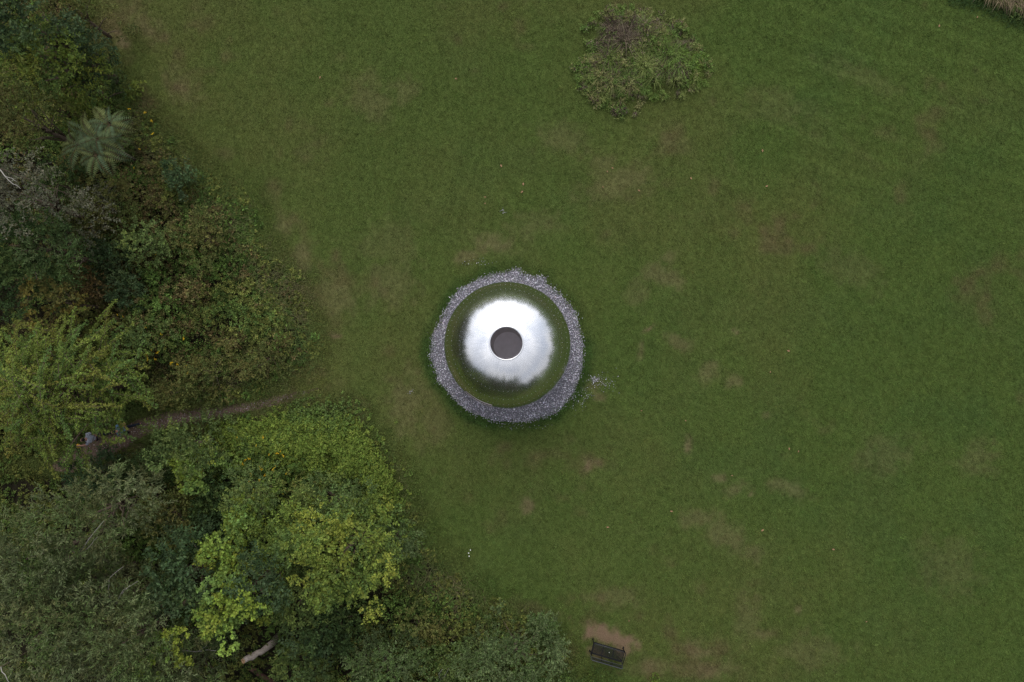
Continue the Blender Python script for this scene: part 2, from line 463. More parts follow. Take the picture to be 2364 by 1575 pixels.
def lawn_color(x, y):
    uv = project(np.stack([x, y, np.zeros_like(x)], 1))
    green = np.array([0.074, 0.109, 0.026]); dark = np.array([0.056, 0.097, 0.026])
    olive = np.array([0.098, 0.113, 0.032]); brown = np.array([0.122, 0.092, 0.046]); soil = np.array([0.190, 0.118, 0.088])
    a = fbm(x, y, 0.16, 3, 4); b = fbm(x, y, 0.42, 31, 3); c = fbm(x, y, 1.3, 57, 2)
    u = uv[:, 0]; v = uv[:, 1]
    # the worn band runs from the top left to below the pavilion; the right side is lush
    lush = smooth(1400, 2100, u - 0.25 * v) * 0.45 - smooth(1250, 800, u - .1 * v) * smooth(1150, 700, v) * .18
    k_ol = np.clip(smooth(0.32, 0.74, a * .6 + b * .4) * 0.9 - lush + 0.10, 0, 1)
    k_dk = np.clip(smooth(0.42, 0.80, b * .8 + c * .2) * 0.45 * (1 - k_ol * .6), 0, 1)
    col = green * (1 - k_ol)[:, None] + olive * k_ol[:, None]
    col = col * (1 - k_dk)[:, None] + dark * k_dk[:, None]
    k_br = smooth(0.58, 0.76, a * .4 + c * .35 + fbm(x, y, .27, 91, 3) * .3) * 0.62
    col = col * (1 - k_br)[:, None] + brown * k_br[:, None]
    bare = np.zeros_like(x)
    wob = (c - .5) * 0.9 + (fbm(x, y, 3.1, 12, 3) - .5) * 1.6
    for (pu, pv, ra, rb, ang, s) in bare_patches():
        t = math.radians(ang); du, dv = u - pu, v - pv
        p = (du * math.cos(t) + dv * math.sin(t)) / ra; q = (-du * math.sin(t) + dv * math.cos(t)) / rb
        bare = np.maximum(bare, .78 * s * smooth(1.45, 0.35, np.sqrt(p * p + q * q) + wob))
    bare = np.clip(bare, 0, 1)
    col = col * (1 - bare)[:, None] + (brown * .55 + soil * .45) * bare[:, None]
    # faint mowing lines towards the top right: bent-blade sheen put into the colour
    d = (v - 30) - (u - 1750) * 0.335
    band = 0.5 + 0.5 * np.sin(d / 58 * 2 * math.pi + 2 * (a - .5))
    mow = smooth(1500, 1900, u) * smooth(640, 250, v) * np.clip(band - .8, 0, 1) * 0.8
    col = col * (1 + mow)[:, None]
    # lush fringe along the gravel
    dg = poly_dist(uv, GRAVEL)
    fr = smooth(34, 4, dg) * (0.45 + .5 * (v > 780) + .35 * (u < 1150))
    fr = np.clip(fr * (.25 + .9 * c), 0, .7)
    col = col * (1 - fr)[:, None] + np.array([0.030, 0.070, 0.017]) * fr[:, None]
    col *= (0.95 + 0.10 * fbm(x, y, .9, 77, 3))[:, None]
    return np.clip(col, 0, 1), bare, uv

def build_ground():
    fine = 0.17
    cx = np.arange(-32, 32 + 1e-6, fine); cy = np.arange(-23, 24 + 1e-6, fine)
    far = np.array([2, 6, 14, 30, 60, 120, 260, 600, 1400.0])
    xs = np.concatenate([cx[0] - far[::-1], cx, cx[-1] + far]); ys = np.concatenate([cy[0] - far[::-1], cy, cy[-1] + far])
    X, Y = np.meshgrid(xs, ys)
    x, y = X.ravel(), Y.ravel()
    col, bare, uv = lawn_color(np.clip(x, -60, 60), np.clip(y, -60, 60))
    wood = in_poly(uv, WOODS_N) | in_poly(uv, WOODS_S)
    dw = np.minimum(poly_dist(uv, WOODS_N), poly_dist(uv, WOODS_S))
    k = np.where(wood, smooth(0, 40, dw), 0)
    col = col * (1 - k)[:, None] + np.array([0.024, 0.021, 0.013]) * k[:, None]  # dark leaf-litter soil, deepened to paint shade between the crowns
    ny, nx = X.shape
    i = np.arange(ny - 1)[:, None] * nx + np.arange(nx - 1)[None, :]
    q = np.stack([i, i + 1, i + nx + 1, i + nx], -1).reshape(-1, 4)
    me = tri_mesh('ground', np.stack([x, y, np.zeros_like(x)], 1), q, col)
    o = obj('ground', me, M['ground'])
    tag(o, 'mown grass meadow ground with worn brown patches', kind='structure')
build_ground()

def build_path():
    pts = np.array(PATH_LINE, float)
    t = np.linspace(0, len(pts) - 1, 140)
    k = np.arange(len(pts))
    u, v, w = (np.interp(t, k, pts[:, j]) for j in range(3))
    ker = np.ones(9) / 9
    pad = lambda a: np.convolve(np.pad(a, 4, mode='edge'), ker, 'valid')
    u, v, w = pad(u), pad(v), pad(w)
    du, dv = np.gradient(u), np.gradient(v)
    L = np.hypot(du, dv); nu, nv = -dv / L, du / L
    nz = lambda s: (fbm(t * 1.0, t * 0 + s, 1.6, int(s * 10), 4) - .5)
    verts, faces = [], []
    for i in range(len(t)):
        for j, s in enumerate(np.linspace(-1, 1, 7)):
            e = 0
            if j == 0: e = nz(1.3)[i] * 14
            if j == 6: e = nz(4.7)[i] * 14
            ww = s * w[i] + e * min(1, w[i] / 12)
            p = P(u[i] + nu[i] * ww, v[i] + nv[i] * ww, 0.006)
            verts.append(p)
    for i in range(len(t) - 1):
        for j in range(6):
            a = i * 7 + j; faces.append((a, a + 1, a + 8, a + 7))
    mb = MB().add(verts, faces)
    o = mb.build('path', M['path'])
    tag(o, 'narrow trodden earth path leading out of the wood', kind='structure')
build_path()

def path_dist(uv):
    pts = np.array(PATH_LINE, float)
    best = np.full(len(uv), 1e9)
    for i in range(len(pts) - 1):
        a, b = pts[i, :2], pts[i + 1, :2]; ab = b - a
        t = np.clip(((uv - a) @ ab) / (ab @ ab), 0, 1)
        d = np.linalg.norm(uv - (a + t[:, None] * ab), axis=1) - (pts[i, 2] * (1 - t) + pts[i + 1, 2] * t)
        best = np.minimum(best, d)
    return best

# ------------------------------------------------------------------ blades and leaves (bulk geometry)
def blades_arrays(base, h, w, lean_dir, lean, cols, tipcol=1.15):
    """bent three-segment grass blades; base (n,3), h, w, lean (n,), lean_dir (n,2)"""
    n = len(base)
    side = np.stack([-lean_dir[:, 1], lean_dir[:, 0], np.zeros(n)], 1)
    ld = np.stack([lean_dir[:, 0], lean_dir[:, 1], np.zeros(n)], 1)
    up = np.array([0, 0, 1.0])
    mid = base + up * (h * 0.62)[:, None] + ld * (lean * h * 0.35)[:, None]
    zt = np.clip(1 - 0.55 * lean, .12, 1)
    tip = base + up * (h * zt)[:, None] + ld * (lean * h)[:, None]
    v = np.stack([base - side * (w * .5)[:, None], base + side * (w * .5)[:, None],
                  mid + side * (w * .42)[:, None], mid - side * (w * .42)[:, None], tip], 1)
    o = np.arange(n)[:, None] * 5
    tr = np.concatenate([o + np.array([[0, 1, 2]]), o + np.array([[0, 2, 3]]), o + np.array([[3, 2, 4]])], 0)
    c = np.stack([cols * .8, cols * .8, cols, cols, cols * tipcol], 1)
    return v.reshape(-1, 3), tr, c.reshape(-1, 3)

def leaves_arrays(pos, axis, nrm, L, Wd, cols, fold=0.25):
    """folded pointed leaves of two triangles pairs: pos is the stalk end"""
    n = len(pos)
    axis = axis / (np.linalg.norm(axis, axis=1, keepdims=True) + 1e-9)
    side = np.cross(nrm, axis); side /= (np.linalg.norm(side, axis=1, keepdims=True) + 1e-9)
    nn = np.cross(axis, side)
    m = pos + axis * (L * .45)[:, None]
    v = np.stack([pos, m + side * (Wd * .5)[:, None] + nn * (Wd * fold * .5)[:, None],
                  pos + axis * L[:, None] - nn * (L * .08)[:, None],
                  m - side * (Wd * .5)[:, None] + nn * (Wd * fold * .5)[:, None]], 1)
    o = np.arange(n)[:, None] * 4
    tr = np.concatenate([o + np.array([[0, 2, 1]]), o + np.array([[0, 3, 2]])], 0)
    c = np.repeat(cols[:, None, :], 4, 1)
    return v.reshape(-1, 3), tr, c.reshape(-1, 3)

def rand_unit(n, r):
    v = r.normal(size=(n, 3)); return v / np.linalg.norm(v, axis=1, keepdims=True)

def shoots(org, direc, length, nleaf, leafL, leafW, cols, r, droop=0.25, spread=0.9, flat=0.55, jit=0.34):
    """leafy shoots: org/direc (n,3), length (n,), nleaf leaves on each -> leaf arrays"""
    n = len(org)
    d = direc / (np.linalg.norm(direc, axis=1, keepdims=True) + 1e-9)
    t = (np.arange(nleaf) + r.uniform(0, 1, (n, nleaf))) / nleaf
    t = 0.12 + 0.88 * t
    pos = org[:, None, :] + d[:, None, :] * (length[:, None] * t)[..., None]
    pos[..., 2] -= droop * length[:, None] * t * t
    sd = np.cross(d, np.array([0, 0, 1.0])) + 1e-4
    sd /= np.linalg.norm(sd, axis=1, keepdims=True)
    sign = np.where(np.arange(nleaf) % 2 == 0, 1.0, -1.0)[None, :, None]
    ax = d[:, None, :] * (1 - .45 * spread) + sd[:, None, :] * sign * spread + r.normal(size=(n, nleaf, 3)) * .38
    nr = np.array([0, 0, 1.0]) * flat + r.normal(size=(n, nleaf, 3)) * .42
    N = n * nleaf
    LL = leafL * r.uniform(.65, 1.25, N); WW = leafW * r.uniform(.7, 1.2, N)
    c = np.repeat(cols, nleaf, 0) * (1 + r.uniform(-jit, jit, (N, 1))) * (1 + r.uniform(-.07, .07, (N, 3)))
    return leaves_arrays(pos.reshape(-1, 3), ax.reshape(-1, 3), nr.reshape(-1, 3), LL, WW, np.clip(c, 0, 1))

def join(parts):
    vs, ts, cs, o = [], [], [], 0
    for v, t, c in parts:
        vs.append(v); ts.append(t + o); cs.append(c); o += len(v)
    return np.concatenate(vs), np.concatenate(ts), np.concatenate(cs)

# ------------------------------------------------------------------ mown lawn: small tufts set all over the ground sheet
def build_lawn():
    tufts = []
    for k in range(5):
        r = np.random.default_rng(100 + k)
        n = 15
        base = np.zeros((n, 3)); base[:, :2] = r.normal(0, .05, (n, 2))
        a = r.uniform(0, 2 * math.pi, n)
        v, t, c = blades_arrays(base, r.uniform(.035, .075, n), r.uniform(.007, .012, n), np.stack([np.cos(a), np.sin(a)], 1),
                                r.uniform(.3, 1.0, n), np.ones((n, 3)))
        me = tri_mesh('tuft_blades', v, t)
        me.materials.append(M['lawn'])
        tufts.append(bpy.data.objects.new('grass_tuft_source', me))
    # points
    step = .094
    x0, x1, y0, y1 = -26.5, 26.5, -17.5, 19.5
    r = np.random.default_rng(5)
    gx, gy = np.meshgrid(np.arange(x0, x1, step), np.arange(y0, y1, step))
    n = gx.size
    x = gx.ravel() + r.uniform(-.055, .055, n); y = gy.ravel() + r.uniform(-.055, .055, n)
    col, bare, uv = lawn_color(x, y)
    keep = ~in_poly(uv, GRAVEL)
    wood = in_poly(uv, WOODS_N) | in_poly(uv, WOODS_S)
    dw = np.minimum(poly_dist(uv, WOODS_N), poly_dist(uv, WOODS_S))
    keep &= ~(wood & (dw > 30))
    pd = path_dist(uv)
    keep &= ~((pd < -2) & (r.uniform(0, 1, n) > smooth(560, 720, uv[:, 0]) * .75))
    keep &= r.uniform(0, 1, n) > np.clip(bare * 1.05 - .15, 0, .93)
    x, y, col, uv, bare = x[keep], y[keep], col[keep], uv[keep], bare[keep]
    n = len(x)
    clump = fbm(x, y, 7.0, 8, 2)
    col = col * (1 + np.clip(r.normal(0, .28, (n, 1)), -.6, .85)) * (1 + r.normal(0, .05, (n, 3))) * (0.92 + .16 * clump)[:, None] * 1.20
    hot = r.uniform(0, 1, n) < .012
    col[hot] *= 1.5
    me = bpy.data.meshes.new('lawn_points')
    me.vertices.add(n)
    me.vertices.foreach_set('co', np.stack([x, y, np.full(n, .002)], 1).astype(np.float32).ravel())
    c4 = np.ones((n, 4), np.float32); c4[:, :3] = np.clip(col, 0, 1)
    me.attributes.new('tint', 'FLOAT_COLOR', 'POINT').data.foreach_set('color', c4.ravel())
    me.attributes.new('turn', 'FLOAT', 'POINT').data.foreach_set('value', r.uniform(0, 6.283, n).astype(np.float32))
    edge = np.minimum(poly_dist(uv, WOODS_N), poly_dist(uv, WOODS_S))
    sz = r.uniform(.7, 1.35, n) * (0.9 + .25 * clump) * (1 - .45 * bare) * (1 + .9 * smooth(50, 0, edge)) * (1 + .5 * smooth(24, 2, poly_dist(uv, GRAVEL)))
    me.attributes.new('size', 'FLOAT', 'POINT').data.foreach_set('value', sz.astype(np.float32))
    me.attributes.new('pick', 'INT', 'POINT').data.foreach_set('value', r.integers(0, len(tufts), n).astype(np.int32))
    o = obj('lawn_grass', me, None)
    tag(o, 'short mown green grass covering the whole meadow', 'grass', kind='stuff')
    ng = bpy.data.node_groups.new('lawn_scatter', 'GeometryNodeTree')
    ng.interface.new_socket('Geometry', in_out='INPUT', socket_type='NodeSocketGeometry')
    ng.interface.new_socket('Geometry', in_out='OUTPUT', socket_type='NodeSocketGeometry')
    N, L = ng.nodes, ng.links
    gi, go = N.new('NodeGroupInput'), N.new('NodeGroupOutput')
    iop = N.new('GeometryNodeInstanceOnPoints')
    g2i = N.new('GeometryNodeGeometryToInstance')
    for t in reversed(tufts):
        oi = N.new('GeometryNodeObjectInfo'); oi.inputs['Object'].default_value = t
        L.new(oi.outputs['Geometry'], g2i.inputs[0])
    def named(a, typ):
        q = N.new('GeometryNodeInputNamedAttribute'); q.data_type = typ; q.inputs['Name'].default_value = a
        return q.outputs['Attribute']
    cx = N.new('ShaderNodeCombineXYZ'); L.new(named('turn', 'FLOAT'), cx.inputs[2])
    e2r = N.new('FunctionNodeEulerToRotation'); L.new(cx.outputs[0], e2r.inputs[0])
    iop.inputs['Pick Instance'].default_value = True
    L.new(gi.outputs[0], iop.inputs['Points']); L.new(g2i.outputs[0], iop.inputs['Instance'])
    L.new(e2r.outputs[0], iop.inputs['Rotation']); L.new(named('size', 'FLOAT'), iop.inputs['Scale'])
    L.new(named('pick', 'INT'), iop.inputs['Instance Index'])
    L.new(iop.outputs[0], go.inputs[0])
    md = o.modifiers.new('scatter', 'NODES'); md.node_group = ng
build_lawn()

# ------------------------------------------------------------------ gravel
def ico():
    p = (1 + 5 ** .5) / 2
    v = np.array([(-1, p, 0), (1, p, 0), (-1, -p, 0), (1, -p, 0), (0, -1, p), (0, 1, p), (0, -1, -p), (0, 1, -p), (p, 0, -1), (p, 0, 1), (-p, 0, -1), (-p, 0, 1)], float)
    v /= np.linalg.norm(v[0])
    f = np.array([(0, 11, 5), (0, 5, 1), (0, 1, 7), (0, 7, 10), (0, 10, 11), (1, 5, 9), (5, 11, 4), (11, 10, 2), (10, 7, 6), (7, 1, 8),
                  (3, 9, 4), (3, 4, 2), (3, 2, 6), (3, 6, 8), (3, 8, 9), (4, 9, 5), (2, 4, 11), (6, 2, 10), (8, 6, 7), (9, 8, 1)])
    return v, f

def stones_arrays(xyz, size, cols, r):
    v0, f0 = ico(); n = len(xyz)
    sc = size[:, None] * r.uniform(.6, 1.25, (n, 3)) * np.array([1, 1, .75])
    vv = v0[None] * r.uniform(.75, 1.2, (n, 12, 1)) * sc[:, None, :]
    a = r.uniform(0, 6.283, n); ca, sa = np.cos(a), np.sin(a)
    x = vv[..., 0] * ca[:, None] - vv[..., 1] * sa[:, None]; y = vv[..., 0] * sa[:, None] + vv[..., 1] * ca[:, None]
    vv = np.stack([x, y, vv[..., 2]], -1) + xyz[:, None, :]
    ff = f0[None] + np.arange(n)[:, None, None] * 12
    return vv.reshape(-1, 3), ff.reshape(-1, 3), np.repeat(cols[:, None, :], 12, 1).reshape(-1, 3)

def stone_cols(n, r):
    b = np.clip(r.lognormal(-1.20, .42, n), .08, .66)
    tint = np.array([1.0, .955, 1.06]) * (1 + r.normal(0, .035, (n, 3)))
    return np.clip(b[:, None] * tint, 0, .8)

def build_gravel():
    r = np.random.default_rng(21)
    c = P(*DOME_PX, 0)
    # base sheet under the stones
    ring = [P(u, v, .008) for u, v in GRAVEL]
    mb = MB().add([c + Vector((0, 0, .008))] + ring, [(0, (i + 1) % len(ring) + 1, i + 1) for i in range(len(ring))])
    base = mb.build('gravel_bed', plain('gravel_dust', (0.13, 0.125, 0.14), .95, 0, .1, 60, .5, .6))
    tag(base, 'ring of grey crushed stone around the steel pavilion', kind='structure')
    n = 34000
    x = c.x + r.uniform(-4.2, 4.2, n); y = c.y + r.uniform(-4.2, 4.2, n)
    uv = project(np.stack([x, y, np.zeros(n)], 1))
    d = poly_dist(uv, GRAVEL); ins = in_poly(uv, GRAVEL)
    rad = np.hypot(x - c.x, y - c.y)
    keep = (rad > 2.3) & ((ins & (d > 0)) | (~ins & (d < 5 + 4 * (fbm(x, y, 4, 3, 2) - .5)) & (r.uniform(0, 1, n) < .35)) | (~ins & (d < 12) & (r.uniform(0, 1, n) < .012)))
    # loose stones on the worn grass to the right and above
    def spill(pu, pv, ru, rv, m):
        q = r.normal(0, .5, (m, 2)); return np.array([P(pu + a * ru, pv + b * rv, 0)[:2] for a, b in q])
    extra = np.concatenate([spill(1372, 876, 14, 8, 90), spill(1395, 880, 34, 22, 90), spill(1352, 905, 20, 26, 50), spill(1162, 489, 9, 5, 22),
                            spill(1110, 606, 34, 8, 24), spill(950, 905, 8, 6, 12), spill(1330, 930, 24, 24, 40), spill(1200, 985, 70, 6, 36)])
    x = np.concatenate([x[keep], extra[:, 0]]); y = np.concatenate([y[keep], extra[:, 1]])
    m = len(x)
    size = r.uniform(.016, .034, m); size[-len(extra):] *= .62
    z = size * .35 + r.uniform(0, .018, m) + .006
    z[-len(extra):] += .025
    v, f, col = stones_arrays(np.stack([x, y, z], 1), size, stone_cols(m, r), r)
    o = obj('gravel', tri_mesh('gravel', v, f, col), M['stone'])
    tag(o, 'loose grey gravel stones ringing the pavilion', 'gravel', kind='stuff')
    # pebbles pressed into the path
    n = 650
    t = r.uniform(2, 9.2, n); pts = np.array(PATH_LINE, float); k = np.arange(len(pts))
    u = np.interp(t, k, pts[:, 0]); vv = np.interp(t, k, pts[:, 1]); w = np.interp(t, k, pts[:, 2])
    s = np.clip(r.normal(0, .42, n), -1, 1)
    loc = np.array([P(a, b + c_ * d_, 0)[:] for a, b, c_, d_ in zip(u, vv, s, w)])
    size = r.uniform(.008, .022, n); loc[:, 2] = .008
    cols = stone_cols(n, r) * np.array([1.0, .9, .82])
    v, f, col = stones_arrays(loc, size, cols, r)
    o = obj('path_pebbles', tri_mesh('path_pebbles', v, f, col), M['stone'])
    tag(o, 'small pale pebbles trodden into the earth path', 'pebbles', kind='stuff')
build_gravel()

# ------------------------------------------------------------------ the steel pavilion
def build_dome():
    R, HC = 2.80, 1.60
    c = P(*DOME_PX, HC); base = Vector((c.x, c.y, 0))
    root = thing('pavilion', base, 'round polished steel pavilion with an open oculus on a gravel ring', 'pavilion')
    th0 = math.asin(0.700 / R)                # oculus edge
    th1 = math.acos((0.07 - HC) / R)          # foot of the shell
    door_az = math.atan2(-128, -68); door_w = 0.245
    NS, NR = 288, 72
    def shell(radius, ins):
        vs, fs = [], []
        for i in range(NR + 1):
            th = th0 + (th1 - th0) * i / NR
            for k in range(NS):
                a = 2 * math.pi * k / NS
                vs.append((radius * math.sin(th) * math.cos(a), radius * math.sin(th) * math.sin(a), HC + radius * math.cos(th)))
        for i in range(NR):
            zt = HC + radius * math.cos(th0 + (th1 - th0) * (i + .5) / NR)
            for k in range(NS):
                a = 2 * math.pi * (k + .5) / NS
                da = abs((a - door_az + math.pi) % (2 * math.pi) - math.pi)
                if zt < HC + .86 and da < door_w: continue
                q = (i * NS + k, i * NS + (k + 1) % NS, (i + 1) * NS + (k + 1) % NS, (i + 1) * NS + k)
                fs.append(q if ins else tuple(reversed(q)))
        return vs, fs
    vs, fs = shell(R, False)
    obj('shell', MB().add(vs, fs).mesh('shell', True), M['steel'], root)
    vs, fs = shell(R - .05, True)
    obj('inner_lining', MB().add(vs, fs).mesh('inner_lining', True), M['white_lining'], root)
    # rim of the oculus: a small rolled ring that closes the two skins
    mb = MB(); n = 96
    prof = [(R - .055, -.004), (R - .03, -.022), (R + .004, -.016), (R + .012, -.004), (R + .006, .006)]
    vs = []
    for k in range(n):
        a = 2 * math.pi * k / n
        for rr, dt in prof:
            th = th0 + dt
            vs.append((rr * math.sin(th) * math.cos(a), rr * math.sin(th) * math.sin(a), HC + rr * math.cos(th)))
    m = len(prof); fs = [(k * m + j, ((k + 1) % n) * m + j, ((k + 1) % n) * m + j + 1, k * m + j + 1) for k in range(n) for j in range(m - 1)]
    obj('oculus_rim', MB().add(vs, fs).mesh('oculus_rim', True), M['steel_trim'], root)
    # foot ring
    mb = MB()
    vs, fs = [], []
    rb = R * math.sin(th1)
    for k in range(n):
        a = 2 * math.pi * k / n
        for rr, z in ((rb + .05, 0.0), (rb + .05, .05), (rb + .02, .075), (rb - .06, .075), (rb - .06, 0)):
            vs.append((rr * math.cos(a), rr * math.sin(a), z))
    fs = [(k * 5 + j, ((k + 1) % n) * 5 + j, ((k + 1) % n) * 5 + j + 1, k * 5 + j + 1) for k in range(n) for j in range(4)]
    obj('foot_ring', MB().add(vs, fs).mesh('foot_ring', True), M['steel_trim'], root)
    # floor and the paler round slab below the oculus
    def disc(r0, z0, z1, n=96):
        v = [(r0 * math.cos(2 * math.pi * k / n), r0 * math.sin(2 * math.pi * k / n), z) for z in (z0, z1) for k in range(n)]
        return v, [tuple(range(n, 2 * n))] + [(k, (k + 1) % n, n + (k + 1) % n, n + k) for k in range(n)]
    obj('floor_slab', MB().add(*disc(rb - .07, .012, .05)).mesh('floor_slab'), M['dark_concrete'], root)
    obj('floor_disc', MB().add(*disc(.66, .052, .064)).mesh('floor_disc'), M['concrete'], root)
    # threshold in front of the doorway, its steel edge and dark joint
    def arc(r0, r1, z0, z1, aw, n=20):
        v, f = [], []
        for k in range(n + 1):
            a = door_az - aw + 2 * aw * k / n
            for rr, z in ((r0, z0), (r1, z0), (r1, z1), (r0, z1)): v.append((rr * math.cos(a), rr * math.sin(a), z))
        for k in range(n):
            for j in range(4): f.append((k * 4 + j, k * 4 + (j + 1) % 4, k * 4 + 4 + (j + 1) % 4, k * 4 + 4 + j))
        f += [(0, 3, 2, 1), (n * 4, n * 4 + 1, n * 4 + 2, n * 4 + 3)]
        return v, f
    t = obj('threshold', MB().add(*arc(rb + .06, 2.865, .0, .075, door_w + .01)).mesh('threshold'), M['threshold'], root)
    obj('joint_strip', MB().add(*arc(2.867, 2.90, .0, .05, door_w + .01)).mesh('joint_strip'), M['black_paint'], t)
    obj('edge_strip', MB().add(*arc(2.902, 2.922, .0, .085, door_w + .012)).mesh('edge_strip'), M['threshold'], t)
    # doorway lining
    for s in (-1, 1):
        a = door_az + s * (door_w + .004)
        mb = MB(); vs = []
        for i in range(25):
            z = .08 + (HC + .86 - .08) * i / 24
            rr = math.sqrt(max(R * R - (z - HC) ** 2, 0))
            for d in (-.075, .018):
                for w in (-.008, .008):
                    vs.append(((rr + d) * math.cos(a) - w * math.sin(a), (rr + d) * math.sin(a) + w * math.cos(a), z))
        fs = []
        for i in range(24):
            b = i * 4
            for p, q in ((0, 1), (1, 3), (3, 2), (2, 0)): fs.append((b + p, b + q, b + 4 + q, b + 4 + p))
        mb.add(vs, fs).build('door_jamb', M['steel_trim'], root)
    # rivets in rings round the shell
    v0, f0 = ico()
    for th, cnt in ((.285, 24), (.78, 64), (.98, 72), (1.16, 72), (1.36, 80)):
        vs, fs = [], []
        for k in range(cnt):
            a = 2 * math.pi * (k + .3) / cnt
            nrm = np.array((math.sin(th) * math.cos(a), math.sin(th) * math.sin(a), math.cos(th)))
            p = nrm * R + np.array((0, 0, HC))
            b = len(vs)
            vs += [tuple(p + q * .010) for q in v0]
            fs += [tuple(int(j) + b for j in f) for f in f0]
        obj('rivet_ring', MB().add(vs, fs).mesh('rivet_ring', True), M['steel_trim'], root, 'stuff')
build_dome()

# ------------------------------------------------------------------ trees and shrubs
def pal(*c): return np.array(c, float)
SPECIES = {
 # leaf length/width, clump radius, shoots per clump, leaves per shoot, shoot length, droop, spread, flat, palette
 'willow':  dict(L=.15, W=.040, cr=.62, ns=22, nl=11, sl=.50, droop=.10, spread=.45, flat=.5, pal=pal((.112,.138,.060), (.136,.156,.074), (.094,.122,.046), (.136,.146,.058), (.088,.128,.040))),
 'dark':    dict(L=.13, W=.075, cr=.60, ns=17, nl=9, sl=.40, droop=.3, spread=.9, flat=.6, pal=pal((.058,.098,.032), (.072,.116,.038), (.048,.080,.028), (.088,.125,.036))),
 'blue':    dict(L=.16, W=.075, cr=.60, ns=15, nl=9, sl=.42, droop=.25, spread=.9, flat=.55, pal=pal((.066,.108,.046), (.084,.124,.056), (.052,.088,.036), (.076,.114,.038))),
 'bright':  dict(L=.12, W=.075, cr=.60, ns=18, nl=9, sl=.42, droop=.2, spread=.9, flat=.7, pal=pal((.130,.178,.034), (.158,.200,.038), (.102,.150,.035), (.200,.225,.038), (.090,.140,.040))),
 'mid':     dict(L=.12, W=.065, cr=.56, ns=17, nl=9, sl=.42, droop=.22, spread=.8, flat=.6, pal=pal((.100,.142,.044), (.118,.160,.050), (.082,.122,.040), (.130,.165,.042))),
 'lime':    dict(L=.12, W=.090, cr=.48, ns=14, nl=9, sl=.36, droop=.2, spread=.95, flat=.8, pal=pal((.170,.225,.034), (.205,.240,.038), (.135,.195,.036), (.105,.165,.042))),
 'yellow':  dict(L=.13, W=.095, cr=.46, ns=11, nl=8, sl=.36, droop=.25, spread=.95, flat=.6, pal=pal((.190,.155,.036), (.160,.140,.040), (.120,.122,.038))),
 'olive':   dict(L=.11, W=.062, cr=.56, ns=16, nl=9, sl=.42, droop=.25, spread=.85, flat=.55, pal=pal((.108,.122,.036), (.130,.138,.040), (.084,.106,.032), (.150,.140,.044))),
 'grey':    dict(L=.11, W=.050, cr=.52, ns=19, nl=10, sl=.40, droop=.15, spread=.6, flat=.5, pal=pal((.106,.144,.058), (.124,.160,.068), (.088,.124,.046), (.098,.150,.046))),
 'rust':    dict(L=.11, W=.062, cr=.46, ns=12, nl=8, sl=.38, droop=.25, spread=.85, flat=.5, pal=pal((.165,.110,.042), (.135,.110,.040), (.110,.086,.040))),
 'silver':  dict(L=.11, W=.052, cr=.60, ns=19, nl=9, sl=.50, droop=.35, spread=.7, flat=.5, pal=pal((.140,.140,.090), (.118,.122,.068), (.160,.156,.104))),
}

GAIN = {'willow': .95, 'dark': .72, 'blue': .74, 'bright': 1.06, 'mid': 1.05, 'lime': 1.1, 'yellow': .9, 'olive': .88, 'grey': 1.0, 'rust': .8, 'silver': .72}  # per-species leaf gain; low values paint the left wood's shade into the colour

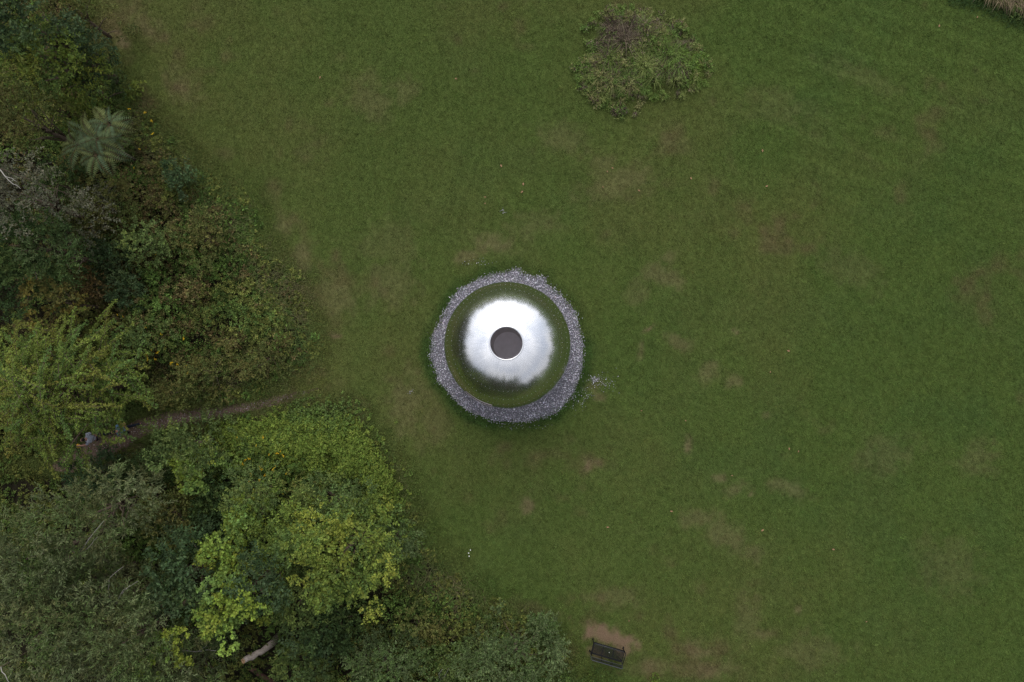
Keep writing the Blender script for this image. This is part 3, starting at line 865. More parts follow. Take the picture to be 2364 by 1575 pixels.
def tree(name, label, cat, sp, u, v, r_px, zc, seed, ry_px=None, dens=1.0, group=None, rz=None, gaps=.0, gain=1.0):
    s = SPECIES[sp]; r = np.random.default_rng(seed)
    C = np.array(P(u, v, zc)[:])
    rx = r_px * px_m(zc); ry = (ry_px or r_px) * px_m(zc)
    rzz = rz if rz else min(.62 * (rx + ry) / 2, zc * .62)
    base = Vector((C[0], C[1], 0))
    root = thing(name, base, label, cat, group)
    n = max(6, int(dens * 4.3 * rx * ry / (s['cr'] ** 2)))
    k = np.arange(n) + .5
    zz = 1 - k / n * 1.18                                    # from the top to a little under the equator
    az = k * 2.399963 + r.normal(0, .25, n)
    rr = np.sqrt(np.clip(1 - zz ** 2, 0, 1))
    ph = r.uniform(0, 6.283, 4)
    lobe = 1 + .13 * np.sin(2 * az + ph[0]) + .11 * np.sin(3 * az + ph[1]) + .08 * np.sin(5 * az + ph[2]) + r.normal(0, .09, n)
    f = r.uniform(.66, 1.0, n) * lobe
    f[r.uniform(0, 1, n) < .22] *= .60
    loc = np.stack([rr * np.cos(az) * rx * f, rr * np.sin(az) * ry * f, zz * rzz * f + r.normal(0, .34, n)], 1)
    if gaps > 0:
        g = fbm(loc[:, 0] + C[0], loc[:, 1] + C[1], .8, seed, 2)
        loc = loc[g > np.quantile(g, gaps)]; n = len(loc)
    loc[:, 2] = np.maximum(loc[:, 2] + zc, .25)
    if zc > 1.5:                                             # the lower crown hangs down on the open, lawn side
        k2 = int(n * .55); side = math.atan2(-C[1], -C[0])
        a2 = side + r.uniform(-1.9, 1.9, k2); f2 = r.uniform(.55, .98, k2)
        low = np.stack([np.cos(a2) * rx * f2, np.sin(a2) * ry * f2, r.uniform(.3, max(.5, zc * .95), k2)], 1)
        loc = np.concatenate([loc, low]); n = len(loc)
    # clumps -> shoots
    ns = s['ns']
    cc = np.repeat(loc, ns, 0)
    m = len(cc)
    out = np.stack([cc[:, 0] / rx, cc[:, 1] / ry, (cc[:, 2] - zc) / rzz * .6], 1)
    sub = rand_unit(m, r) * (s['cr'] * r.uniform(.1, 1, m) ** .5)[:, None] * np.array([1, 1, .62])
    sub[:, 2] = np.abs(sub[:, 2]) - .12 * (1 - np.hypot(sub[:, 0], sub[:, 1]) / s['cr'])
    direc = sub / s['cr'] * .9 + out * .45 + r.normal(size=(m, 3)) * .35 + np.array([0, 0, .35])
    org = cc + sub * .75
    org[:, 2] = np.maximum(org[:, 2], .1)
    pi = r.integers(0, len(s['pal']), n)
    cl = gain * GAIN[sp] * s['pal'][pi] * (1 + np.clip(r.normal(0, .2, (n, 1)), -.45, .5))
    cols = np.repeat(cl, ns, 0)
    mix = r.uniform(0, .5, (m, 1)); cols = cols * (1 - mix) + s['pal'][r.integers(0, len(s['pal']), m)] * mix
    a = shoots(org, direc, s['sl'] * r.uniform(.6, 1.2, m), s['nl'], s['L'], s['W'], np.clip(cols, .004, 1), r, s['droop'], s['spread'], s['flat'])
    obj('crown', tri_mesh('crown', *a), M['leaf'], root, 'stuff')
    # trunk and limbs
    tr = max(.025, .035 * (rx + ry) / 2 + .012 * zc)
    rd = random.Random(seed)
    top = Vector((0, 0, max(zc + rzz * .05, .4)))
    w1 = Vector((rd.uniform(-.12, .12), rd.uniform(-.12, .12), 0)) * zc * .25
    tp = [Vector((0, 0, -.02)), Vector((0, 0, zc * .2)) + w1 * .5, Vector((0, 0, zc * .55)) + w1, top]
    MB().tube(tp, [tr * 1.25, tr, tr * .8, tr * .2], 8).build('trunk', M['bark'], root, True)
    nl = min(16, n)
    for i in r.choice(n, nl, replace=False):
        q = Vector(loc[i]) * .78; h = max(.1, min(q.z * .75, zc * rd.uniform(.35, .95)))
        a0 = Vector((0, 0, h)) + w1 * min(1, h / (zc * .55))
        mid = a0.lerp(q, .5) + Vector((0, 0, .12 * (q - a0).length))
        MB().tube([a0, mid, q], [tr * .42, tr * .26, tr * .07], 5).build('limb', M['bark'], root, True)
    return root

GW = 'trees of the wood'
GS = 'shrubs along the wood edge'
TREES = [
 # name, label, cat, species, u, v, r_px, zc, extra (low gain paints upper-left dimness into leaf colour)
 ('oak_tree', 'dark blue-green broadleaf tree at the upper left edge of the lawn', 'tree', 'blue', 172, 112, 56, 3.2, dict(gain=.85)),
 ('maple_tree', 'bright yellow-green tree in the upper left corner, left of the blue-green one', 'tree', 'bright', 95, 130, 82, 4.8, dict(gain=.72)),
 ('dark_tree', 'dark tree filling the very top left corner of the wood', 'tree', 'blue', 40, 30, 78, 6.5, dict(gain=.7)),
 ('leafy_tree', 'olive tree at the top edge beside the lawn corner', 'tree', 'olive', 160, 10, 56, 3.0, dict(gain=.8)),
 ('drooping_tree', 'dull olive tree with drooping sprays at the left edge above the silvery tree', 'tree', 'olive', 35, 262, 80, 5.6, dict(gain=.75)),
 ('young_tree', 'fresh green small tree left of the feathery compound-leaved tree', 'tree', 'bright', 122, 250, 46, 2.6, dict(gain=.62)),
 ('silver_tree', 'silvery olive tree with a pale bare limb at the left edge', 'tree', 'silver', 42, 445, 84, 6.4, {}),
 ('gloomy_bush', 'dark shrub with brownish tints between the silvery tree and the feathery one', 'shrub', 'dark', 130, 425, 46, 2.6, {}),
 ('dark_tree', 'dark green tree at the left edge below the silvery tree', 'tree', 'dark', 45, 565, 92, 5.0, {}),
 ('grey_tree', 'small grey-green tree above the golden-leaved one', 'tree', 'grey', 132, 588, 50, 4.6, {}),
 ('golden_tree', 'small tree with golden brown leaves above the arching tree', 'tree', 'yellow', 112, 690, 42, 4.2, dict(gaps=.2)),
 ('dark_bush', 'dark green shrub at the left edge beside the golden-leaved tree', 'shrub', 'dark', 15, 660, 62, 4.0, {}),
 ('teal_bush', 'small blue-green bush among rusty scrub, upper of two', 'shrub', 'blue', 243, 600, 24, 1.8, dict(ry_px=34)),
 ('teal_bush', 'small blue-green bush among rusty scrub, lower of two', 'shrub', 'blue', 282, 670, 24, 1.8, {}),
 ('rusty_bush', 'rusty brown shrub in the scrub north of the path', 'shrub', 'rust', 218, 655, 46, 1.7, dict(gaps=.15)),
 ('teal_bush', 'tiny blue-grey bush at the scrub edge near the upper lawn', 'shrub', 'blue', 412, 408, 17, 1.0, {}),
 ('scrub_bush', 'olive shrub in the scrub below the feathery compound-leaved tree', 'shrub', 'olive', 235, 470, 52, 2.0, {}),
 ('scrub_bush', 'dark olive shrub right of the dark left-edge tree', 'shrub', 'olive', 185, 520, 46, 2.2, {}),
 ('scrub_bush', 'mid green shrub between the two blue-green bushes and the lawn', 'shrub', 'mid', 350, 560, 52, 1.5, {}),
 ('scrub_bush', 'pale olive bramble bush at the lawn edge north of the path', 'shrub', 'olive', 470, 545, 50, 1.1, dict(ry_px=60)),
 ('scrub_bush', 'green bush with yellow flowers right of the arching tree', 'shrub', 'mid', 330, 790, 50, 1.7, {}),
 ('scrub_bush', 'grey-olive bramble bush on the upper bank of the path', 'shrub', 'olive', 480, 860, 62, 1.3, dict(ry_px=50)),
 ('scrub_bush', 'olive bramble bush at the right end of the bank above the path', 'shrub', 'olive', 620, 830, 52, .9, dict(ry_px=40)),
 ('scrub_bush', 'low olive bush hanging over the path from the upper bank', 'shrub', 'olive', 410, 905, 52, 1.4, dict(ry_px=32)),
 ('sapling', 'light green sapling with a lime top on the lower side of the path', 'tree', 'mid', 432, 1030, 76, 2.9, dict(ry_px=52)),
 ('lime_bush', 'lime green bush just below the light green sapling', 'shrub', 'lime', 452, 1082, 46, 2.9, dict(ry_px=36)),
 ('dark_bush', 'dark green bush left of the lime bush, beside the path', 'shrub', 'dark', 320, 1105, 56, 1.8, dict(ry_px=40)),
 ('blue_bush', 'dark blue-green bush below the arching tree, beside the path', 'shrub', 'blue', 215, 1095, 60, 2.2, dict(ry_px=34)),
 ('willow_tree', 'grey-green willow below the path, nearest the arching tree', 'tree', 'willow', 205, 1190, 112, 6.0, dict(ry_px=88, dens=.85)),
 ('willow_tree', 'grey-green willow at the left edge, middle of the willow row', 'tree', 'willow', 62, 1290, 105, 6.6, {}),
 ('willow_tree', 'large grey-green willow filling the bottom left corner', 'tree', 'willow', 75, 1475, 130, 7.0, {}),
 ('willow_tree', 'grey-green willow at the bottom edge with a lime shoot at its right', 'tree', 'willow', 285, 1485, 118, 6.4, {}),
 ('willow_tree', 'small brownish willow behind the bare white twigs', 'tree', 'willow', 175, 1375, 78, 5.0, {}),
 ('grey_bush', 'grey-green shrub at the bottom edge right of the willows', 'shrub', 'willow', 415, 1550, 74, 4.4, dict(ry_px=56)),
 ('scrub_bush', 'dark olive shrub right of the topmost willow', 'shrub', 'olive', 385, 1190, 66, 2.4, dict(ry_px=54)),
 ('scrub_bush', 'dark green shrub between the lime bush and the big bright tree', 'shrub', 'dark', 490, 1160, 56, 2.0, {}),
 ('oak_tree', 'dark large-leaved tree at the centre of the lower wood', 'tree', 'blue', 428, 1325, 82, 4.8, {}),
 ('lime_tree', 'lime green tree above the large-leaved dark one', 'tree', 'lime', 505, 1278, 50, 4.4, dict(gaps=.15)),
 ('grey_tree', 'grey-green tree above the lime tree in the lower wood', 'tree', 'mid', 570, 1150, 50, 3.2, {}),
 ('lime_bush', 'yellow-green bush right of the grey-green tree in the lower wood', 'shrub', 'lime', 566, 1196, 40, 3.6, dict(gaps=.1)),
 ('blue_tree', 'dark blue-green tree beside the lime climber, above the broken trunk', 'tree', 'blue', 598, 1345, 58, 5.4, dict(ry_px=66)),
 ('lime_tree', 'lime green leafy tree in front of the dark blue-green one, above the broken trunk', 'tree', 'lime', 535, 1400, 58, 5.8, dict(ry_px=66)),
 ('bright_tree', 'large bright green tree at the right edge of the lower wood', 'tree', 'bright', 790, 1275, 122, 4.6, dict(ry_px=112)),
 ('green_tree', 'mid green tree at the upper left of the large bright tree', 'tree', 'bright', 662, 1245, 66, 3.8, dict(ry_px=58)),
 ('mid_tree', 'bushy green tree just below the vine-covered bank', 'tree', 'mid', 765, 1165, 74, 2.8, dict(ry_px=46)),
 ('green_tree', 'green tree at the lower left of the large bright tree', 'tree', 'mid', 690, 1390, 56, 3.4, {}),
 ('grey_bush', 'grey-olive bush at the right flank of the large bright tree', 'shrub', 'grey', 912, 1240, 38, 1.6, {}),
 ('dark_bush', 'dark green bush in the shade below the large bright tree', 'shrub', 'dark', 770, 1440, 60, 2.2, dict(ry_px=50)),
 ('blue_bush', 'dark blue-green bush at the bottom, left of the grey-olive bush', 'shrub', 'blue', 735, 1480, 48, 2.6, {}),
 ('scrub_bush', 'green bush at the bottom edge right of the broken trunk', 'shrub', 'mid', 690, 1545, 48, 2.4, {}),
 ('grey_bush', 'broad grey-olive bush at the bottom edge below the large bright tree', 'shrub', 'grey', 880, 1545, 88, 2.6, dict(ry_px=58)),
 ('green_bush', 'low dark green bush at the bottom edge between two grey bushes', 'shrub', 'mid', 1030, 1535, 56, 1.2, dict(ry_px=48)),
 ('grey_bush', 'large round grey-green bush at the bottom edge, left of the bench', 'shrub', 'grey', 1190, 1520, 112, 2.2, dict(ry_px=80, gaps=.2)),
 ('scrub_bush', 'olive bush in the weedy strip left of the large grey-green bush', 'shrub', 'olive', 960, 1450, 48, 1.2, {}),
 ('dark_bush', 'dark green bush in the shade left of the broken trunk', 'shrub', 'dark', 470, 1440, 60, 3.0, {}),
 ('lime_bush', 'small lime green bush between the bottom willows and the broken trunk', 'shrub', 'lime', 395, 1500, 36, 5.6, dict(gaps=.1)),
]
for i, (nm, lab, cat, sp, u, v, rp, zc, ex) in enumerate(TREES):
    tree(nm, lab, cat, sp, u, v, rp, zc, 1000 + i * 7, group=GW if cat == 'tree' else GS, **ex)
# the wood goes on below and left of the frame; the pavilion mirrors it
# (species, ground pixel u, v, crown radius in m, crown height)
BEYOND = [('willow', 330, 1790, 3.2, 11.0), ('mid', 600, 1800, 3.4, 12.0), ('dark', 880, 1800, 3.4, 12.0), ('mid', 1140, 1800, 3.3, 11.5), ('dark', 1390, 1830, 3.0, 10.0),
          ('olive', -170, 150, 3.4, 9.0), ('dark', -170, 520, 3.4, 9.5), ('olive', -170, 900, 3.4, 9.0), ('willow', -170, 1300, 3.4, 9.5)]
for i, (sp, gu, gv, rm, zc) in enumerate(BEYOND):
    q = CAM_H / (CAM_H - zc)
    u, v, rp = NADIR[0] + (gu - NADIR[0]) * q, NADIR[1] + (gv - NADIR[1]) * q, rm / px_m(zc)
    side = 'below the bottom edge' if gu > 0 else 'beyond the left edge'
    tree('woodland_tree', 'tall %s tree of the wood %s, %s' % ({'willow': 'grey-green', 'mid': 'mid green', 'dark': 'dark green', 'olive': 'olive'}[sp], side,
         ['first', 'second', 'third', 'fourth', 'fifth'][i if gu > 0 else i - 5] + (' from the left' if gu > 0 else ' from the top')), 'tree', sp, u, v, rp, zc, 4000 + i, dens=.22, rz=3.6, group='trees outside the frame')

def tree_belt():
    """the far wood that closes the meadow; only its mirror image shows, in the pavilion"""
    r = np.random.default_rng(90); n = 16000
    a = r.uniform(0, 6.283, n); R = 62 + 5 * np.sin(3 * a) + r.normal(0, 2.5, n)
    top = 7.5 + 2.5 * fbm(a * 9, a * 0, 1.0, 5, 3)
    p = np.stack([R * np.cos(a), R * np.sin(a), r.uniform(.2, 1, n) ** .7 * top], 1)
    def mass(x0, x1, y0, y1, h, m):
        q = r.uniform((x0, y0), (x1, y1), (m, 2)); hh = h * (.72 + .5 * fbm(q[:, 0], q[:, 1], .22, 41, 3))
        return np.concatenate([q, (r.uniform(0, 1, m) ** .6 * hh)[:, None]], 1)
    p = np.concatenate([p, mass(-30, 7, -27, -19.5, 14.5, 56000), mass(7, 20, -27, -21, 8, 9000), mass(-37, -28, -20, 20, 10, 30000)])
    far_n, n = n, len(p)
    big = np.where(np.arange(n) < far_n, 1.0, .42)
    c = pal((.06, .09, .03), (.08, .11, .035), (.05, .075, .03))[r.integers(0, 3, n)]
    v = leaves_arrays(p, rand_unit(n, r), rand_unit(n, r) + np.array([0, 0, .4]), big * r.uniform(.8, 1.6, n), big * r.uniform(.5, 1.0, n), c)
    tag(obj('far_wood', tri_mesh('far_wood', *v), M['leaf']), 'wood closing off the meadow all round beyond the frame', 'wood', kind='stuff')
tree_belt()

# the large tree of long arching sprays over the path
def arching_tree():
    r = np.random.default_rng(77)
    zc = 4.6
    C = np.array(P(136, 900, zc)[:]); base = Vector((C[0], C[1], 0))
    root = thing('arching_tree', base, 'large olive tree of long arching leafy sprays overhanging the path', 'tree', GW)
    sc = px_m(zc)
    parts = []; limbs = MB()
    rd = random.Random(3)
    n = 300
    cols0 = 1.22 * pal((.112, .150, .030), (.130, .164, .033), (.096, .142, .032), (.092, .148, .040), (.142, .154, .032))
    for i in range(n):
        a0 = i * 2.399963 + rd.uniform(-.4, .4)
        lvl = (i + .5) / n                                   # top sprays first
        q0 = math.sqrt(lvl) * rd.uniform(.55, .95)
        st = np.array([math.cos(a0) * 200 * sc * q0, math.sin(a0) * 186 * sc * q0, 0])
        a = a0 + rd.gauss(0, .75)
        L = rd.uniform(.9, 2.0) * (1.25 if lvl > .7 else 1)
        st = st - np.array([math.cos(a), math.sin(a), 0]) * L * .45
        st[2] = zc + 1.5 - 2.6 * lvl + rd.uniform(-.45, .45)
        bend = rd.uniform(-.5, .5)
        ns = max(10, int(L * 15))
        t = np.linspace(0, 1, ns)
        ang = a + bend * t
        d = np.stack([np.cos(ang), np.sin(ang), .55 - 1.0 * t], 1)
        pts = st + np.cumsum(d, 0) * (L / ns)
        pts[:, 2] = np.maximum(pts[:, 2], 2.3)
        uvp = project(pts + np.array([C[0], C[1], 0]))
        far = np.hypot((uvp[:, 0] - 197) / 36, (uvp[:, 1] - 1014) / 20) > 1
        far &= ~((uvp[:, 1] > 1014 + (300 - uvp[:, 0]) * .30) & (uvp[:, 0] > 215))
        if far.sum() < 6: continue
        pts, ang, d, t = pts[far], ang[far], d[far], t[far]; ns = len(pts)
        sgn = np.where(np.arange(ns) % 2 == 0, 1, -1)[:, None]
        sd = np.stack([-np.sin(ang), np.cos(ang), np.zeros(ns)], 1) * sgn
        reps = 2
        org = np.repeat(pts, reps, 0) + r.normal(0, .03, (ns * reps, 3))
        dirs = np.repeat(d * .7 + sd * .8, reps, 0) + r.normal(0, .3, (ns * reps, 3))
        ln = r.uniform(.06, .19, ns * reps) * np.repeat(1.15 - .75 * t, reps)
        bc = cols0[r.integers(0, len(cols0))] * (1 + r.normal(0, .12))
        cols = np.repeat(bc[None], ns * reps, 0) * (1 + r.normal(0, .12, (ns * reps, 1)))
        tipk = np.repeat(np.clip(t - .6, 0, 1) * 1.2, reps)[:, None] * (rd.random() < .15)
        cols = cols * (1 - tipk) + np.array([.19, .135, .036]) * tipk
        parts.append(shoots(org, dirs, ln, 6, .07, .042, np.clip(cols, 0, 1), r, .2, .8, .6))
        limbs.tube([Vector(pts[k]) for k in range(0, ns, 3)] + [Vector(pts[-1])],
                   [.016 * (1 - .8 * k / ns) for k in range(0, ns, 3)] + [.004], 4)
        if i % 4 == 0:
            limbs.tube([Vector((0, 0, min(st[2], zc) * .75)), Vector(pts[0]) * .6 + Vector((0, 0, pts[0][2] * .3)), Vector(pts[0])], [.05, .03, .015], 5)
    obj('crown', tri_mesh('crown', *join(parts)), M['leaf'], root, 'stuff')
    limbs.build('branches', M['bark'], root, True)['kind'] = 'stuff'
    MB().tube([(0, 0, -.02), (.08, .05, 1.6), (-.05, .02, 3.4), (0, 0, zc + 1.1)], [.20, .16, .12, .03], 10).build('trunk', M['bark'], root, True)
arching_tree()

# the feathery tree with big compound leaves
def compound_tree():
    r = np.random.default_rng(5); rd = random.Random(5)
    zc = 3.2
    C = P(222, 322, zc); base = Vector((C.x, C.y, 0))
    root = thing('feathery_tree', base, 'feathery tree with long fern-like compound leaves at the upper wood edge', 'tree', GW)
    MB().tube([(0, 0, -.02), (.06, .02, 1.2), (0, 0, 2.4)], [.07, .055, .04], 8).build('trunk', M['bark'], root, True)
    hubs = [(222, 320, 4.1), (253, 288, 3.9), (222, 357, 3.9), (182, 335, 3.7), (262, 322, 3.4), (232, 296, 3.7), (200, 308, 3.9), (244, 345, 3.5)]
    meshes = []
    for k in range(5):
        # one leaf along +X, about a metre long: rachis and paired leaflets
        nl = 13; Lr = 1.0
        t = np.linspace(.14, .98, nl)
        z = .16 * np.sin(t * 2.2) - .30 * t ** 2
        pos, ax, nr, ll = [], [], [], []
        for i in range(nl):
            for s in (-1, 1):
                pos.append((t[i] * Lr, s * .006, z[i])); ax.append((.28 + .4 * t[i] ** 3, s, -.22)); nr.append((0, 0, 1))
                ll.append(.235 * math.sin(math.pi * (.16 + .80 * t[i])) + .04)
        ll = np.array(ll)
        g = .85 + .3 * rd.random()
        tone = 1.12 * pal((.085, .115, .054), (.095, .122, .048), (.078, .112, .060), (.110, .125, .046), (.088, .118, .056))[k]
        cols = np.repeat(tone[None] * g, len(pos), 0) * (1 + r.normal(0, .1, (len(pos), 1)))
        a = leaves_arrays(np.array(pos, float), np.array(ax, float), np.array(nr, float) + r.normal(0, .12, (len(pos), 3)), ll, ll * .21, cols, .3)
        rv, rf = [], []
        mb = MB().tube([(x, 0, zz) for x, zz in zip(np.concatenate([[0], t]) * Lr, np.concatenate([[0], z]))], [.012] + [.010 - .007 * q for q in t], 4)
        # triangulate the rachis quads into the leaf mesh
        tv = np.array(mb.v); tf = []
        for f in mb.f:
            for j in range(1, len(f) - 1): tf.append((f[0], f[j], f[j + 1]))
        b = (tv, np.array(tf), np.repeat(np.array([[.12, .085, .05]]), len(tv), 0))
        me = tri_mesh('compound_leaf', *join([a, b])); me.materials.append(M['leaf']); meshes.append(me)
    for h, (u, v, z) in enumerate(hubs):
        p = P(u, v, z) - base
        MB().tube([(0, 0, 1.6), (p.x * .6, p.y * .6, 2.0), (p.x, p.y, p.z - .02)], [.03, .022, .014], 5).build('limb', M['bark'], root, True)
        m = 9 if h < 4 else 6
        for k in range(m):
            o = obj('compound_leaf', meshes[(k + h) % 5], None, root)
            o.location = p
            o.rotation_euler = (rd.uniform(-.4, .4), rd.uniform(-.3, .4), k * 6.283 / m + rd.uniform(-.2, .2) + h)
            o.scale = (rd.uniform(.78, 1.12),) * 3
compound_tree()

# ------------------------------------------------------------------ undergrowth (uncountable)
def sample_poly(poly, n, r):
    p = np.array(poly, float); lo, hi = np.maximum(p.min(0), (-120, -90)), np.minimum(p.max(0), (2450, 1700))
    uv = r.uniform(lo, hi, (n, 2)); uv = uv[in_poly(uv, poly)]
    return uv

def ground_xy(uv):
    d = np.stack([(uv[:, 0] - W_PX / 2) / F_PX, -(uv[:, 1] - H_PX / 2) / F_PX, -np.ones(len(uv))], 1) @ np.array(cam_q.to_matrix()).T
    t = -CAM_H / d[:, 2]
    return d[:, 0] * t, d[:, 1] * t

def undergrowth():
    r = np.random.default_rng(40)
    parts = []
    pals = [pal((.075, .115, .028), (.092, .132, .032), (.060, .095, .026)), pal((.118, .134, .034), (.140, .150, .038), (.095, .112, .030)),
            pal((.125, .095, .040), (.105, .092, .038), (.104, .108, .036)), pal((.082, .134, .030), (.104, .158, .036), (.068, .112, .028))]
    for poly, n in ((WOODS_N, 5200), (WOODS_S, 3600)):
        uv = sample_poly(poly, n, r)
        x, y = ground_xy(uv)
        d = poly_dist(uv, poly)
        keep = (path_dist(uv) > 9) & (r.uniform(0, 1, len(uv)) < (.35 + .65 * smooth(0, 50, d)) * (1 - .55 * smooth(170, 330, d)))
        if poly is WOODS_S: keep &= ~(in_poly(uv, VINES) & (r.uniform(0, 1, len(uv)) < .7))
        x, y, d = x[keep], y[keep], d[keep]
        nc = len(x)
        h = (.08 + 1.2 * smooth(4, 200, d)) * (.25 + 1.4 * fbm(x, y, .8, 60, 3) ** 1.4) * r.uniform(.6, 1.5, nc)
        cr = np.clip(r.lognormal(-1.35, .35, nc), .12, .5) * (.6 + .6 * smooth(0, 120, d))
        sel = np.clip((fbm(x, y, .38, 71, 3) * 5.6 - .9 + r.normal(0, .5, nc)), 0, 3.999).astype(int)
        sel = np.where((d < 40) & (sel == 2), 1, sel)
        if poly is WOODS_S: sel = np.where(sel == 2, 3, sel)
        tone = np.clip(1 + r.normal(0, .28, nc), .5, 1.7)
        ns = 15
        m = nc * ns
        ci = np.repeat(np.arange(nc), ns)
        q = r.uniform(0, 1, m) ** .55; a = r.uniform(0, 6.283, m)
        ox, oy = np.cos(a) * q, np.sin(a) * q
        org = np.stack([x[ci] + ox * cr[ci], y[ci] + oy * cr[ci], np.maximum(h[ci] * (1 - .55 * q * q) + r.normal(0, .05, m), .03)], 1)
        dr = np.stack([ox * .9, oy * .9, np.full(m, .45)], 1) + r.normal(0, .35, (m, 3))
        cols = np.stack([pals[s_][k_] for s_, k_ in zip(sel[ci], r.integers(0, 3, m))]) * tone[ci][:, None] * 1.2
        parts.append(shoots(org, dr, cr[ci] * r.uniform(.5, .9, m), 7, .10, .058, np.clip(cols, .005, 1), r, .25, .8, .65))
    o = obj('undergrowth', tri_mesh('undergrowth', *join(parts)), M['leaf'])
    tag(o, 'tangled low scrub and weeds covering the wood floor', 'undergrowth', kind='stuff')
    # vine-covered bank
    uv = sample_poly(VINES, 30000, r); x, y = ground_xy(uv); d = np.clip(poly_dist(uv, VINES) + 46 * (fbm(x, y, 1.0, 3, 3) - .62), 0, 999)
    keep = (r.uniform(0, 1, len(uv)) < .06 + .94 * smooth(0, 40, d)) & (path_dist(uv) > 10)
    uv, d = uv[keep], d[keep]
    uv = uv + r.normal(0, 1, uv.shape) * (18 * smooth(60, 0, d))[:, None]
    ok = path_dist(uv) > 6
    uv, d = uv[ok], d[ok]; x, y = ground_xy(uv)
    m = len(x)
    h = (.10 + .75 * smooth(0, 70, d)) * (.2 + 1.5 * fbm(x, y, 1.3, 9, 3))
    org = np.stack([x, y, h * r.uniform(.55, 1, m)], 1)
    dr = r.normal(size=(m, 3)); dr[:, 2] = np.abs(dr[:, 2]) * .4 + .2
    P4 = 1.12 * pal((.120, .170, .032), (.150, .195, .036), (.094, .142, .032), (.084, .122, .034))
    tone = fbm(x, y, .5, 19, 3)
    cols = P4[np.clip((tone * 5.5 - .9 + r.normal(0, .6, m)), 0, 3.99).astype(int)] * (1 + r.normal(0, .12, (m, 1)))
    a = shoots(org, dr, r.uniform(.12, .3, m), 6, .085, .07, np.clip(cols, .01, 1), r, .2, .95, .8)
    o = obj('vine_carpet', tri_mesh('vine_carpet', *a), M['leaf'])
    tag(o, 'bright yellow-green vine leaves carpeting the bank below the path', 'vines', kind='stuff')

def tall_grass():
    """rough grass along the wood edge"""
    r = np.random.default_rng(50); parts = []
    for poly, n in ((WOODS_N, 60000), (WOODS_S, 60000)):
        p = np.array(poly, float)
        uv = r.uniform((180, -60), (1420, 1640), (n * 3, 2))
        ins = in_poly(uv, poly); d = poly_dist(uv, poly)
        sdist = np.where(ins, -d, d)
        keep = (sdist > -130) & (sdist < 34) & (r.uniform(0, 1, len(uv)) < smooth(34, -24, sdist)) & (path_dist(uv) > 3)
        if poly is WOODS_S: keep &= ~(in_poly(uv, VINES))
        uv, sdist = uv[keep], sdist[keep]
        x, y = ground_xy(uv); m = len(x)
        g = fbm(x, y, .7, 5, 3)
        h = (.12 + .38 * smooth(20, -60, sdist)) * r.uniform(.6, 1.3, m) * (.6 + .8 * g)
        a = r.uniform(0, 6.283, m) + 2 * g
        c = pal((.064, .100, .030), (.078, .110, .030), (.092, .100, .040), (.115, .100, .050))[np.clip(fbm(x, y, .9, 14, 3) * 6 - 1.3 + r.normal(0, .5, m), 0, 3.99).astype(int)]
        c = c * 1.3 * (1 + r.normal(0, .2, (m, 1)))
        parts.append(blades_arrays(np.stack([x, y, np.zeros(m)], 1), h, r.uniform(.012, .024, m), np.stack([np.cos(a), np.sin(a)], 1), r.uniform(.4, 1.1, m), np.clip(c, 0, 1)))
    o = obj('rough_grass', tri_mesh('rough_grass', *join(parts)), M['blade'])
    tag(o, 'long unmown grass fringing the wood edge', 'grass', kind='stuff')

